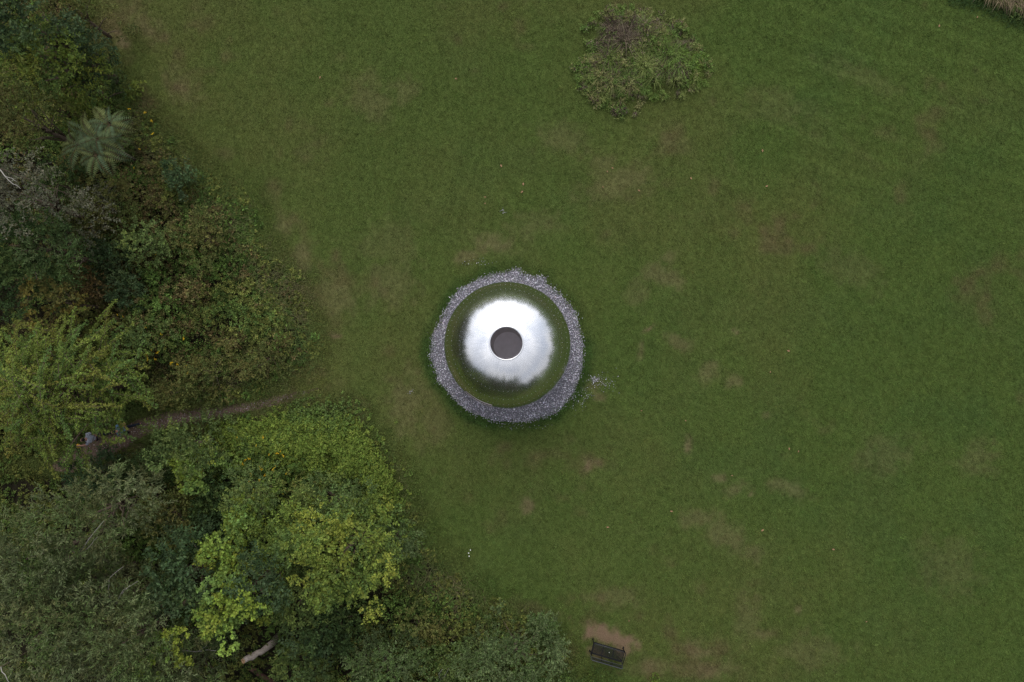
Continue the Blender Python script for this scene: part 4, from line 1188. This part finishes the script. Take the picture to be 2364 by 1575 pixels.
def mound():
    r = np.random.default_rng(60)
    nt, nb = 430, 95
    q = r.uniform(-1.12, 1.12, (nt * 2, 2)); th = np.arctan2(q[:, 1], q[:, 0])
    rt = np.hypot(q[:, 0], q[:, 1]) / (1 + .10 * np.sin(3 * th + 1) + .07 * np.sin(5 * th) + .22 * (fbm(q[:, 0] * 3, q[:, 1] * 3, 1.2, 6, 3) - .5))
    q, rt = q[rt < 1.02][:nt], rt[rt < 1.02][:nt]; nt = len(q)
    uvt = np.array(MOUND_C) + q * np.array(MOUND_R)
    tx, ty = ground_xy(uvt)
    th_ = (.09 + .40 * smooth(1.0, .45, rt)) * np.clip(r.lognormal(-.15, .45, nt), .35, 1.9)
    brown = smooth(1.0, .35, np.hypot((uvt[:, 0] - 1425) / 95, (uvt[:, 1] - 82) / 52))
    brown = np.maximum(brown, smooth(1, .3, np.hypot((uvt[:, 0] - 1575) / 38, (uvt[:, 1] - 105) / 28)) * .6)
    brown = np.maximum(brown, (r.uniform(0, 1, nt) < .16) * .6)
    lush = smooth(1.0, .4, np.hypot((uvt[:, 0] - 1612) / 26, (uvt[:, 1] - 165) / 60)) + smooth(1.0, .4, np.hypot((uvt[:, 0] - 1525) / 70, (uvt[:, 1] - 245) / 22)) \
        + smooth(1, .4, np.hypot((uvt[:, 0] - 1335) / 24, (uvt[:, 1] - 85) / 30)) + (r.uniform(0, 1, nt) < .12) * .7
    ci = np.repeat(np.arange(nt), nb); m = len(ci)
    a = r.uniform(0, 6.283, m); off = r.uniform(0, 1, m) ** .7 * .13
    x, y = tx[ci] + np.cos(a) * off, ty[ci] + np.sin(a) * off
    h = th_[ci] * r.uniform(.55, 1.25, m); rad = rt[ci]
    gr = (1.62 * pal((.082, .118, .030), (.070, .108, .028), (.106, .126, .040), (.126, .124, .050)) )[r.integers(0, 4, nt)][ci]
    br = 1.1 * pal((.140, .112, .080), (.118, .094, .068), (.170, .138, .092), (.102, .076, .058))[r.integers(0, 4, m)]
    kb = (r.uniform(0, 1, m) < np.clip(brown[ci] * .9 + .04, 0, .92))[:, None]
    c = np.where(kb, br, gr)
    kl = np.clip(lush, 0, 1)[ci][:, None] * .8
    c = c * (1 - kl) + np.array([.118, .195, .030]) * kl
    c = c * np.clip(1 + r.normal(0, .18, nt), .5, 1.5)[ci][:, None] * (1 + r.normal(0, .2, (m, 1)))
    v = blades_arrays(np.stack([x, y, np.zeros(m)], 1), h, r.uniform(.010, .022, m), np.stack([np.cos(a), np.sin(a)], 1), r.uniform(.35, 1.1, m), np.clip(c, 0, 1))
    # leafy weeds through it
    k = r.choice(m, 4200, replace=False)
    org = np.stack([x[k], y[k], h[k] * .7], 1); dr = r.normal(size=(len(k), 3)); dr[:, 2] = np.abs(dr[:, 2]) + .2
    lv = shoots(org, dr, r.uniform(.1, .25, len(k)), 6, .11, .04, np.clip(np.where(kb[k], c[k], gr[k] * 1.15), 0, 1), r, .1, .7, .5)
    o = obj('wild_grass_island', tri_mesh('wild_grass_island', *join([v, lv])), M['blade'])
    tag(o, 'round island of tall brown and green wild grass left unmown', 'tall grass', kind='stuff')
    # dry grass in the top right corner
    n = 9000
    uv = r.uniform((2230, -90), (2440, 70), (n, 2))
    dd = (uv[:, 1] - 4) - (uv[:, 0] - 2296) * .36 + (fbm(uv[:, 0] / 30, uv[:, 1] / 30, 1, 4, 2) - .5) * 22
    uv = uv[dd < 0]; x, y = ground_xy(uv); m = len(x)
    a = -1.1 + r.normal(0, .6, m)
    c = pal((.24, .185, .12), (.20, .15, .095), (.17, .13, .09), (.10, .105, .04))[np.minimum(r.integers(0, 5, m), 3)] * (1 + r.normal(0, .2, (m, 1)))
    v = blades_arrays(np.stack([x, y, np.zeros(m)], 1), r.uniform(.3, .75, m), r.uniform(.014, .026, m), np.stack([np.cos(a), np.sin(a)], 1), r.uniform(.6, 1.2, m), np.clip(c, 0, 1))
    o = obj('dry_grass', tri_mesh('dry_grass', *v), M['blade'])
    tag(o, 'straw-coloured dry tall grass in the top right corner', 'tall grass', kind='stuff')
    n = 5200
    uv = r.uniform((2180, -40), (2400, 110), (n, 2))
    dd = (uv[:, 1] - 4) - (uv[:, 0] - 2262) * .36
    k = (dd > -6) & (r.uniform(0, 1, n) < smooth(46, 4, dd)); uv = uv[k]; x, y = ground_xy(uv); m = len(x)
    a = r.uniform(0, 6.283, m)
    c = pal((.040, .078, .024), (.055, .092, .028), (.034, .062, .024))[r.integers(0, 3, m)] * (1 + r.normal(0, .15, (m, 1)))
    v = blades_arrays(np.stack([x, y, np.zeros(m)], 1), r.uniform(.12, .34, m), r.uniform(.014, .024, m), np.stack([np.cos(a), np.sin(a)], 1), r.uniform(.5, 1.1, m), np.clip(c, 0, 1))
    o = obj('green_grass_fringe', tri_mesh('green_grass_fringe', *v), M['blade'])
    tag(o, 'deep green longer grass below the dry corner grass', 'grass', kind='stuff')
undergrowth()
tall_grass()
mound()

def weed(name, label, u, v, h, n, rad, cols, seed, group=None):
    r = np.random.default_rng(seed)
    b = P(u, v, 0); root = thing(name, b, label, 'plant', group)
    org = np.concatenate([r.normal(0, rad * .4, (n, 2)), np.abs(r.normal(h * .5, h * .25, (n, 1)))], 1)
    dr = np.concatenate([org[:, :2] / rad + r.normal(0, .4, (n, 2)), r.uniform(.3, 1, (n, 1))], 1)
    c = pal(*cols)[r.integers(0, len(cols), n)]
    obj('leaves', tri_mesh('leaves', *shoots(org, dr, np.full(n, rad * .6), 6, .09, .04, c, r)), M['leaf'], root, 'stuff')
    MB().tube([(0, 0, 0), (.01, 0, h * .7)], [.008, .004], 5).build('stem', M['stem'], root)
weed('green_weed', 'small leafy green weed below the dry grass in the top right corner', 2336, 40, .45, 30, .28, [(.075, .12, .035), (.10, .14, .04)], 9)
weed('green_weed', 'yellow-green weed right of the bench near the bottom edge', 1512, 1564, .30, 26, .25, [(.12, .17, .03), (.10, .15, .03)], 10)
weed('green_weed', 'leafy weeds behind the bench, against its back', 1400, 1552, .35, 60, .75, [(.065, .105, .028), (.085, .13, .03)], 11)
weed('green_weed', 'low leafy weeds at the lower left of the bench', 1362, 1560, .35, 50, .5, [(.065, .105, .028), (.10, .14, .03)], 12)

# goldenrod: yellow flower heads
def goldenrod():
    r = np.random.default_rng(15); rd = random.Random(15)
    mb = MB()
    v0, f0 = ico()
    for k in range(16):
        a = rd.uniform(0, 6.283); q = rd.uniform(.01, .085); z = .04 - q * .35 + rd.uniform(-.02, .02)
        c = np.array((math.cos(a) * q, math.sin(a) * q * .8, z)); s = rd.uniform(.012, .022)
        mb.add([tuple(c + p * s * np.array((1, 1, .7))) for p in v0], [tuple(int(j) for j in f) for f in f0])
    head_me = mb.mesh('flower_head'); head_me.materials.append(M['yellow_flower'])
    stem_me = MB().tube([(0, 0, -1.0), (.03, .02, -.45), (0, 0, .03)], [.007, .006, .003], 5).mesh('stem'); stem_me.materials.append(M['stem'])
    A = [(600, 1078), (622, 1050), (566, 1062), (640, 1046), (604, 1085), (592, 1030), (612, 1098), (655, 1052), (560, 1072), (578, 1096), (575, 1112),
         (600, 1108), (648, 1043), (636, 1078), (548, 1010), (608, 1010), (652, 1140), (575, 1060), (630, 1086), (660, 1094), (560, 1124), (700, 1152)]
    B = [(272, 727), (284, 732), (335, 757), (372, 772), (350, 808), (365, 815), (358, 830), (338, 822), (410, 842), (430, 845), (434, 862), (395, 838), (262, 740),
         (352, 797), (382, 806), (425, 782), (342, 830), (318, 868), (360, 584)]
    Cc = [(353, 310), (322, 345), (334, 260), (298, 253), (310, 388), (350, 280)]
    for pts, lab, g in ((A, 'yellow goldenrod flower head among the vines below the path', 'goldenrod below the path'),
                        (B, 'yellow goldenrod flower head in the scrub above the path', 'goldenrod above the path'),
                        (Cc, 'yellow goldenrod flower head beside the feathery compound-leaved tree', 'goldenrod near the feathery tree')):
        for (u, v) in pts:
            z = {0: 1.05, 1: 1.5, 2: 1.3}[[A, B, Cc].index(pts)] + rd.uniform(-.1, .3)
            p = P(u, v, z)
            root = thing('goldenrod', (p.x, p.y, 0), lab, 'flower', g)
            o = obj('flower_head', head_me, None, root); o.location = (0, 0, z); o.rotation_euler = (rd.uniform(-.3, .3), rd.uniform(-.3, .3), rd.uniform(0, 6))
            o.scale = (rd.uniform(.55, 1.1),) * 3
            o = obj('stem', stem_me, None, root); o.location = (0, 0, z); o.scale = (1, 1, z)
goldenrod()

# three white blossoms in the lawn
def blossoms():
    pet = MB()
    for k in range(6):
        a = k * math.pi / 3
        c, s = math.cos(a), math.sin(a)
        pet.add([(0, 0, 0), (.03 * c - .018 * s, .03 * s + .018 * c, .01), (.06 * c, .06 * s, .004), (.03 * c + .018 * s, .03 * s - .018 * c, .01)], [(0, 1, 2, 3)])
    pm = pet.mesh('petals'); pm.materials.append(M['white_petal'])
    sm = MB().tube([(0, 0, -.3), (0, 0, 0)], [.005, .004], 5).mesh('stem'); sm.materials.append(M['stem'])
    for (u, v, lab) in ((1086, 1270, 'white blossom at the wood edge, uppermost of three'), (1082, 1277, 'white blossom at the wood edge, middle of three'),
                        (1083, 1284, 'white blossom at the wood edge, lowest of three')):
        p = P(u, v, .3); root = thing('white_flower', (p.x, p.y, 0), lab, 'flower', 'white blossoms')
        for me, nm in ((pm, 'petals'), (sm, 'stem')):
            o = obj(nm, me, None, root); o.location = (0, 0, .3); o.scale = (.55, .55, 1)
blossoms()

# fallen leaves on the lawn
def fallen_leaves():
    rd = random.Random(2)
    mb = MB().add([(0, -.075, .01), (.045, -.01, .03), (.028, .035, .022), (0, .085, .012), (-.03, .035, .026), (-.045, -.01, .034), (0, 0, .008)],
                  [(0, 1, 6), (1, 2, 6), (2, 3, 6), (3, 4, 6), (4, 5, 6), (5, 0, 6)])
    me = mb.mesh('fallen_leaf'); me.materials.append(plain('dry_leaf', (.27, .16, .09), .8, 0, .1, 14, .3))
    spots = [(1392, 432), (1414, 388), (1402, 396), (1820, 810), (1778, 859), (1843, 1042), (1822, 1036), (1481, 948), (1583, 971), (1550, 1180), (1760, 1224), (1403, 1217),
             (1208, 425), (1205, 443), (1157, 383), (1120, 455), (2256, 40), (2168, 60), (1475, 440), (1760, 348), (1770, 430), (1690, 1098), (1924, 1268),
             (1120, 470), (739, 179), (1053, 182), (1595, 412), (2000, 1435), (1452, 1433)]
    for i, (u, v) in enumerate(spots):
        o = obj('fallen_leaf', me)
        o.location = P(u, v, .035); o.rotation_euler = (rd.uniform(-.15, .15), rd.uniform(-.15, .15), rd.uniform(0, 6.283)); o.scale = (rd.uniform(.55, 1.0),) * 3
        tag(o, 'single dry orange-brown leaf lying on the mown lawn', 'leaf', 'fallen leaves on the lawn')
fallen_leaves()

# ------------------------------------------------------------------ broken trunk, log, bare branches
def dead_wood():
    r = random.Random(8)
    a, b = P(562, 1526, 2.3), P(614, 1499, 1.35)
    base = Vector((b.x, b.y, 0))
    root = thing('broken_trunk', base, 'pale grey broken trunk leaning with a sawn hollow end in the lower wood', 'trunk')
    A, B = a - base, b - base
    ax = (A - B).normalized()
    pts, rad = [], []
    for i in range(9):
        t = i / 8
        pts.append(B.lerp(A, t) + Vector((r.uniform(-.035, .035), r.uniform(-.035, .035), r.uniform(-.02, .02))))
        rad.append(.135 - .015 * t + r.uniform(-.018, .018))
    foot = [Vector(B) - ax * .12 + Vector((0, 0, -.5)), Vector((B.x - ax.x * .1, B.y - ax.y * .1, 0.0))]
    MB().tube([foot[1], foot[0]] + pts, [.17, .155] + rad, 12).build('trunk', M['dead_bark'], root, True)
    mb = MB(); n = 16
    s1 = ax.orthogonal().normalized(); s2 = ax.cross(s1)
    ring = lambda rr, d: [A + ax * d + (s1 * math.cos(2 * math.pi * k / n) + s2 * math.sin(2 * math.pi * k / n)) * rr for k in range(n)]
    vs = ring(.112, .004) + ring(.112, .03) + ring(.06, .03) + ring(.045, -.02)
    fs = [(q * n + k, q * n + (k + 1) % n, (q + 1) * n + (k + 1) % n, (q + 1) * n + k) for q in range(3) for k in range(n)]
    mb.add(vs, fs).build('cut_face', M['cut_wood'], root)
    MB().add(ring(.046, -.015), [tuple(range(n))]).build('hollow', M['red_log'], root)
    MB().tube([B.lerp(A, .86), B.lerp(A, .97) + s1 * .15 + Vector((-.08, 0, .03))], [.03, .012], 6).build('stub', M['dead_bark'], root)
    a, b = P(572, 1550, .5), P(606, 1570, .35)
    root = thing('log', (b.x, b.y, 0), 'dark reddish log lying in the shade below the broken trunk', 'log')
    o = Vector((b.x, b.y, 0))
    MB().tube([a - o + Vector((0, 0, -.3)), a.lerp(b, .3) - o + Vector((.01, .03, -.3)), a.lerp(b, .65) - o + Vector((0, -.02, -.27)), b - o + (b - a) * .7 + Vector((0, 0, -.3))], [.10, .115, .11, .10], 10).build('log_body', M['red_log'], root, True)
    e = a - o + Vector((0, 0, -.3)); d = (a - b).normalized(); s1 = d.orthogonal().normalized(); s2 = d.cross(s1)
    MB().add([e + d * .004 + (s1 * math.cos(k * .3927) + s2 * math.sin(k * .3927)) * .085 for k in range(16)], [tuple(range(16))]).build('cut_face', M['cut_wood'], root)

def branch(label, lines, rad, mat, z_base):
    """a bare branch as polylines of (u, v, z); the first line is the stem that reaches the ground"""
    u, v, z = lines[0][0]
    p0 = P(u, v, z); base = Vector((p0.x, p0.y, 0))
    root = thing('bare_branch', base, label, 'branch', 'bare branches in the wood')
    for i, ln in enumerate(lines):
        pts = [P(*q) - base for q in ln]
        if i == 0: MB().tube([Vector((0, 0, 0)), pts[0]], [rad * .8, rad * .7], 5).build('lower_stem', M['bark'], root, True)
        fine = [pts[0]]
        for a, b in zip(pts, pts[1:]):
            fine += [a.lerp(b, .5) + Vector((random.uniform(-.03, .03), random.uniform(-.03, .03), random.uniform(-.03, .03))), b]
        n = len(fine)
        rr = rad * (1.0 if i == 0 else .6)
        MB().tube(fine, [rr * (1 - .7 * k / (n - 1)) for k in range(n)], 6).build('stem' if i == 0 else 'twig', mat, root, True)
dead_wood()
branch('bare white forked twigs rising between the willows and the dark large-leaved tree',
       [[(268, 1395, 5.4), (276, 1378, 5.9), (300, 1352, 6.3)], [(258, 1388, 5.5), (250, 1365, 5.9), (252, 1335, 6.2), (285, 1308, 6.3)],
        [(270, 1392, 5.5), (285, 1362, 6.1), (318, 1342, 6.3)]], .028, M['pale_bark'], 0)
branch('bare pale twig across the dark gap right of the bottom willows', [[(420, 1503, 3.8), (450, 1505, 4.0), (480, 1500, 4.1), (498, 1502, 4.2)], [(455, 1504, 4.0), (470, 1496, 4.2), (478, 1490, 4.3)],
        [(425, 1475, 3.6), (440, 1472, 3.9), (446, 1462, 4.0)]], .024, M['pale_bark'], 0)
branch('thin pale bare branch crossing the topmost willow', [[(186, 1272, 6.0), (205, 1245, 7.1), (240, 1202, 7.8)], [(190, 1276, 6.0), (212, 1256, 7.0), (225, 1240, 7.5)]], .018, M['pale_bark'], 0)
branch('pale bare forked twig at the bottom edge left of the large grey bush', [[(1018, 1572, 1.6), (1013, 1556, 2.4), (1022, 1545, 2.6)], [(1020, 1568, 1.9), (1030, 1555, 2.4), (1036, 1543, 2.7)]], .018, M['pale_bark'], 0)
branch('pale bare limb in the silvery tree at the left edge', [[(-10, 385, 8.6), (10, 405, 9.0), (30, 425, 9.2), (48, 436, 9.2)], [(12, 407, 9.0), (28, 412, 9.3), (40, 420, 9.4)]], .022, M['pale_bark'], 0)
branch('thin pale bare stem in the bottom left corner', [[(2, 1540, 8.8), (12, 1558, 9.0), (24, 1580, 9.0)]], .018, M['pale_bark'], 0)
branch('dark dead twigs beside the golden-leaved tree', [[(85, 650, 3.0), (80, 620, 3.6), (90, 600, 3.9)], [(82, 630, 3.4), (65, 615, 3.7), (55, 610, 3.9)], [(82, 635, 3.4), (100, 622, 3.7)]], .022, M['dead_bark'], 0)

# ------------------------------------------------------------------ bench
def bench():
    # feet of the front legs and the line of the seat, read on the ground and at seat height
    fl, fr = P(1369, 1477, 0), P(1438, 1497, 0)
    ctr = (fl + fr) / 2
    ang = math.atan2(fr.y - fl.y, fr.x - fl.x)
    root = thing('park_bench', ctr, 'black metal slatted park bench facing the lawn on a worn soil patch', 'bench')
    root.rotation_euler = (0, 0, ang)
    L = 1.50; blk, wrn = M['black_paint'], M['worn_black']
    # local frame: x along the bench, y towards the front (image up), z up; front legs at y = 0
    def leg(s):
        x = s * (L / 2 - .03)
        MB().tube([(x, .03, 0), (x, .0, .22), (x, .01, .41)], .022, 8).build('leg', blk, root, True)
        MB().tube([(x, -.52, 0), (x, -.46, .25), (x, -.44, .42)], .022, 8).build('leg', blk, root, True)
        MB().box((x, .035, .008), (.06, .10, .016)).build('foot', blk, root)
        MB().box((x, -.53, .008), (.06, .10, .016)).build('foot', blk, root)
        MB().tube([(x, .02, .41), (x + s * .012, .03, .60), (x + s * .015, -.05, .64), (x + s * .015, -.30, .645), (x + s * .01, -.47, .62)], .018, 8).build('armrest', blk, root, True)
    for s in (-1, 1): leg(s)
    # seat: long flat bars, the front one rolled down
    n = 11
    for i in range(n):
        t = i / (n - 1)
        y = .02 - .44 * t
        z = .425 - .035 * t + (-.018 if i == 0 else 0)
        MB().box((0, y, z), (L - .05, .026, .010), Matrix.Rotation(.5 if i == 0 else .06, 3, 'X'), .003).build('slat', wrn if i == 1 else blk, root)
    MB().tube([(-L / 2 + .02, .045, .395), (L / 2 - .02, .045, .395)], .016, 8).build('front_rail', blk, root, True)
    MB().tube([(-L / 2 + .02, .012, .437), (L / 2 - .02, .012, .437)], .011, 8).build('front_edge', M['steel_dull'], root, True)  # paler bar; the seat edge highlight is put into its colour
    for x in (-L / 6, L / 6, -L / 2 + .03, L / 2 - .03):
        MB().box((x, -.20, .395), (.028, .46, .024)).build('seat_bearer', blk, root)
    MB().box((0, -.455, .395), (L - .05, .05, .03), None, .004).build('back_rail', blk, root)
    # back: a rounded loop with a panel of bars
    def loop(z0, z1, y0, y1, rr, rad):
        pts = []; hx = L / 2 - .02
        cor = [(-hx, z0), (-hx, z1), (hx, z1), (hx, z0)]
        lerp_y = lambda z: y0 + (y1 - y0) * (z - z0) / (z1 - z0)
        pts.append((-hx, lerp_y(z0), z0))
        for cx, cz, a0 in ((-hx + rr, z1 - rr, math.pi), (hx - rr, z1 - rr, math.pi / 2)):
            for k in range(6):
                a = a0 - k / 5 * math.pi / 2
                z = cz + rr * math.sin(a); pts.append((cx + rr * math.cos(a), lerp_y(z), z))
        pts.append((hx, lerp_y(z0), z0))
        return pts
    MB().tube(loop(.40, .86, -.46, -.58, .09, 0), .017, 8).build('back_frame', M['steel_dull'], root, True)
    for i in range(6):
        z = .665 + i * .031
        y = -.46 - .12 * (z - .40) / .46
        MB().box((0, y, z), (L - .10, .010, .026), Matrix.Rotation(-.25, 3, 'X'), .003).build('slat', blk, root)
    MB().tube([(-L / 2 + .03, -.523, .642), (L / 2 - .03, -.523, .642)], .011, 8).build('lower_back_rail', M['steel_dull'], root, True)
    for x in (-L / 6, L / 6):
        MB().box((x, -.51, .60), (.022, .012, .40), Matrix.Rotation(.255, 3, 'X')).build('back_bearer', blk, root)
    MB().box((.06, -.20, .421), (.035, .022, .012), None, .004).build('plate', M['white_petal'], root)
M['steel_dull'] = plain('steel_dull', (.05, .053, .06), .45, .2, .4, 20, .25)
bench()

# ------------------------------------------------------------------ people on the path
def skin_mesh(name, joints, edges, mat, parent, root_i=0, sub=2):
    """joints: list of (xyz, rx, ry)"""
    me = bpy.data.meshes.new(name)
    me.from_pydata([j[0] for j in joints], edges, [])
    o = obj(name, me, mat, parent)
    o.modifiers.new('skin', 'SKIN').use_smooth_shade = True
    lay = me.skin_vertices[0] if len(me.skin_vertices) else None
    for i, j in enumerate(joints):
        lay.data[i].radius = (j[1], j[2] if len(j) > 2 else j[1])
        lay.data[i].use_root = (i == root_i)
    sd = o.modifiers.new('sub', 'SUBSURF'); sd.levels = 1; sd.render_levels = sub
    return o

def person(label, pxy, facing, shirt, trousers, arm_front=0.5, carries=None, backpack=False):
    p = P(*pxy, 1.3)
    root = thing('person', (p.x, p.y, 0), label, 'person', 'people walking on the path')
    root.rotation_euler = (0, 0, facing)           # local +X is forward
    def arm(s, swing):
        sh = Vector((.0, s * .19, 1.42)); el = sh + Vector((math.sin(swing) * .28, s * .06, -math.cos(swing) * .27))
        wr = el + Vector((math.sin(swing + .75) * .25, -s * .01, -math.cos(swing + .75) * .24))
        return sh, el, wr
    J, E = [], []
    def add(q, rx, ry=None, par=None):
        J.append((tuple(q), rx, ry or rx)); i = len(J) - 1
        if par is not None: E.append((par, i))
        return i
    pel = add((0, 0, .95), .125, .15)
    wa = add((.0, 0, 1.12), .105, .135, pel); ch = add((.03, 0, 1.33), .115, .155, wa); nk = add((.05, 0, 1.48), .055, .055, ch)
    jaw = add((.10, 0, 1.57), .070, .065, nk); hd = add((.09, 0, 1.66), .092, .078, jaw); cr = add((.07, 0, 1.72), .075, .068, hd)
    nose = add((.19, 0, 1.62), .016, .016, hd)
    for s in (-1, 1): add((.075, s * .085, 1.64), .018, .012, hd)                      # ears
    arms = {}
    for s, sw in ((1, arm_front), (-1, -.55)):
        sh, el, wr = arm(s, sw)
        a = add(sh, .058, .058, ch); b = add(el, .042, .042, a); c = add(wr, .028, .030, b)
        d = (wr - el).normalized(); palm = wr + d * .07
        q = add(palm, .022, .036, c); arms[s] = (sh, el, wr, palm, d)
        side = Vector((0, 1, 0))
        for k, (off, ln) in enumerate(((-.028, .065), (-.009, .078), (.010, .072), (.027, .055))):
            f1 = palm + d * (.035 + ln * .5) + side * off; f2 = f1 + d * ln * .4 + Vector((.012, 0, .008))
            g = add(f1, .009, .009, q); add(f2, .008, .008, g)
        th1 = wr + d * .05 - side * s * .045; g = add(th1, .010, .010, c); add(th1 + d * .035 - side * s * .01, .009, .009, g)
    legs = {}
    for s, st in ((1, .42), (-1, -.38)):
        hip = Vector((0, s * .095, .90)); kn = Vector((math.sin(st) * .42 + .04, s * .095, .50)); an = Vector((math.sin(st) * .80 - (.06 if st < 0 else 0), s * .09, .09 if st > 0 else .14))
        a = add(hip, .088, .092, pel); b = add(kn, .056, .056, a); c = add(an, .038, .038, b); add(an + Vector((.14, 0, -.045)), .034, .040, c)
        legs[s] = (hip, kn, an)
    skin_mesh('body', J, E, M['skin'], root)
    # clothes
    T = [((0, 0, .90), .135, .165), ((0, 0, 1.12), .125, .155), ((.03, 0, 1.33), .135, .180), ((.045, 0, 1.46), .075, .085)]
    Et = [(0, 1), (1, 2), (2, 3)]
    for s in (1, -1):
        sh, el, _, _, _ = arms[s]
        T += [(tuple(sh), .075, .075), (tuple(sh.lerp(el, .75)), .062, .062)]
        k = len(T); Et += [(2, k - 2), (k - 2, k - 1)]
    skin_mesh('shirt', T, Et, shirt, root)
    T = [((0, 0, .97), .13, .16), ((0, 0, .90), .125, .15)]; Et = [(0, 1)]
    for s in (1, -1):
        hip, kn, an = legs[s]
        T += [(tuple(hip + Vector((0, 0, -.06))), .098, .10), (tuple(kn), .070, .070), (tuple(an + Vector((0, 0, .04))), .056, .056)]
        k = len(T); Et += [(1, k - 3), (k - 3, k - 2), (k - 2, k - 1)]
    skin_mesh('trousers', T, Et, trousers, root)
    for s in (1, -1):
        an = legs[s][2]
        skin_mesh('shoe', [(tuple(an + Vector((-.04, 0, -.035))), .045, .042), (tuple(an + Vector((.08, 0, -.05))), .042, .044), (tuple(an + Vector((.16, 0, -.055))), .030, .038)], [(0, 1), (1, 2)], M['shoe'], root)
    skin_mesh('hair', [((.015, 0, 1.60), .055, .070), ((.04, 0, 1.685), .095, .086), ((.09, 0, 1.735), .070, .070)], [(0, 1), (1, 2)], M['black_hair'], root)
    for s in (-1, 1):
        MB().add([(.165, s * .03 + a, 1.655 + b) for a, b in ((-.010, 0), (0, -.005), (.010, 0), (0, .005))], [(0, 1, 2, 3)]).build('eye', M['black_hair'], root)
    if carries:
        h = root.matrix_basis @ Vector(arms[1][3] + arms[1][4] * .08)
        b = thing('yellow_bag', (h.x, h.y, h.z - .20), 'small round yellow bag held in front of the walker in grey', 'bag')
        vs, fs = [], []
        n, m = 14, 8
        for i in range(m + 1):
            t = i / m; rr = .115 * math.sin(math.pi * (.08 + .86 * t)) ** .7
            for k in range(n):
                a = 2 * math.pi * k / n; w = 1 + .06 * math.sin(3 * a + 2 * t)
                vs.append((rr * w * math.cos(a), rr * .85 * w * math.sin(a), .20 * t))
        fs = [(i * n + k, i * n + (k + 1) % n, (i + 1) * n + (k + 1) % n, (i + 1) * n + k) for i in range(m) for k in range(n)]
        fs += [tuple(reversed(range(n))), tuple(range(m * n, m * n + n))]
        MB().add(vs, fs).build('pouch', M['yellow_cloth'], b, True)
        MB().tube([(-.06, 0, .17), (-.03, 0, .215), (.03, 0, .215), (.06, 0, .17)], .010, 6).build('handle', M['yellow_cloth'], b, True)
    return root

fwd = math.atan2(-(1040 - 1010), -(150 - 205) * -1.0) if False else math.radians(190)
person('walker in a grey shirt with black hair on the path under the arching tree', (206, 1013), fwd, M['grey_shirt'], M['dark_trousers'], arm_front=.9, carries='bag')
person('walker in blue half hidden by leaves behind the one in grey', (276, 994), math.radians(200), M['blue_shirt'], M['dark_trousers'], arm_front=.5)
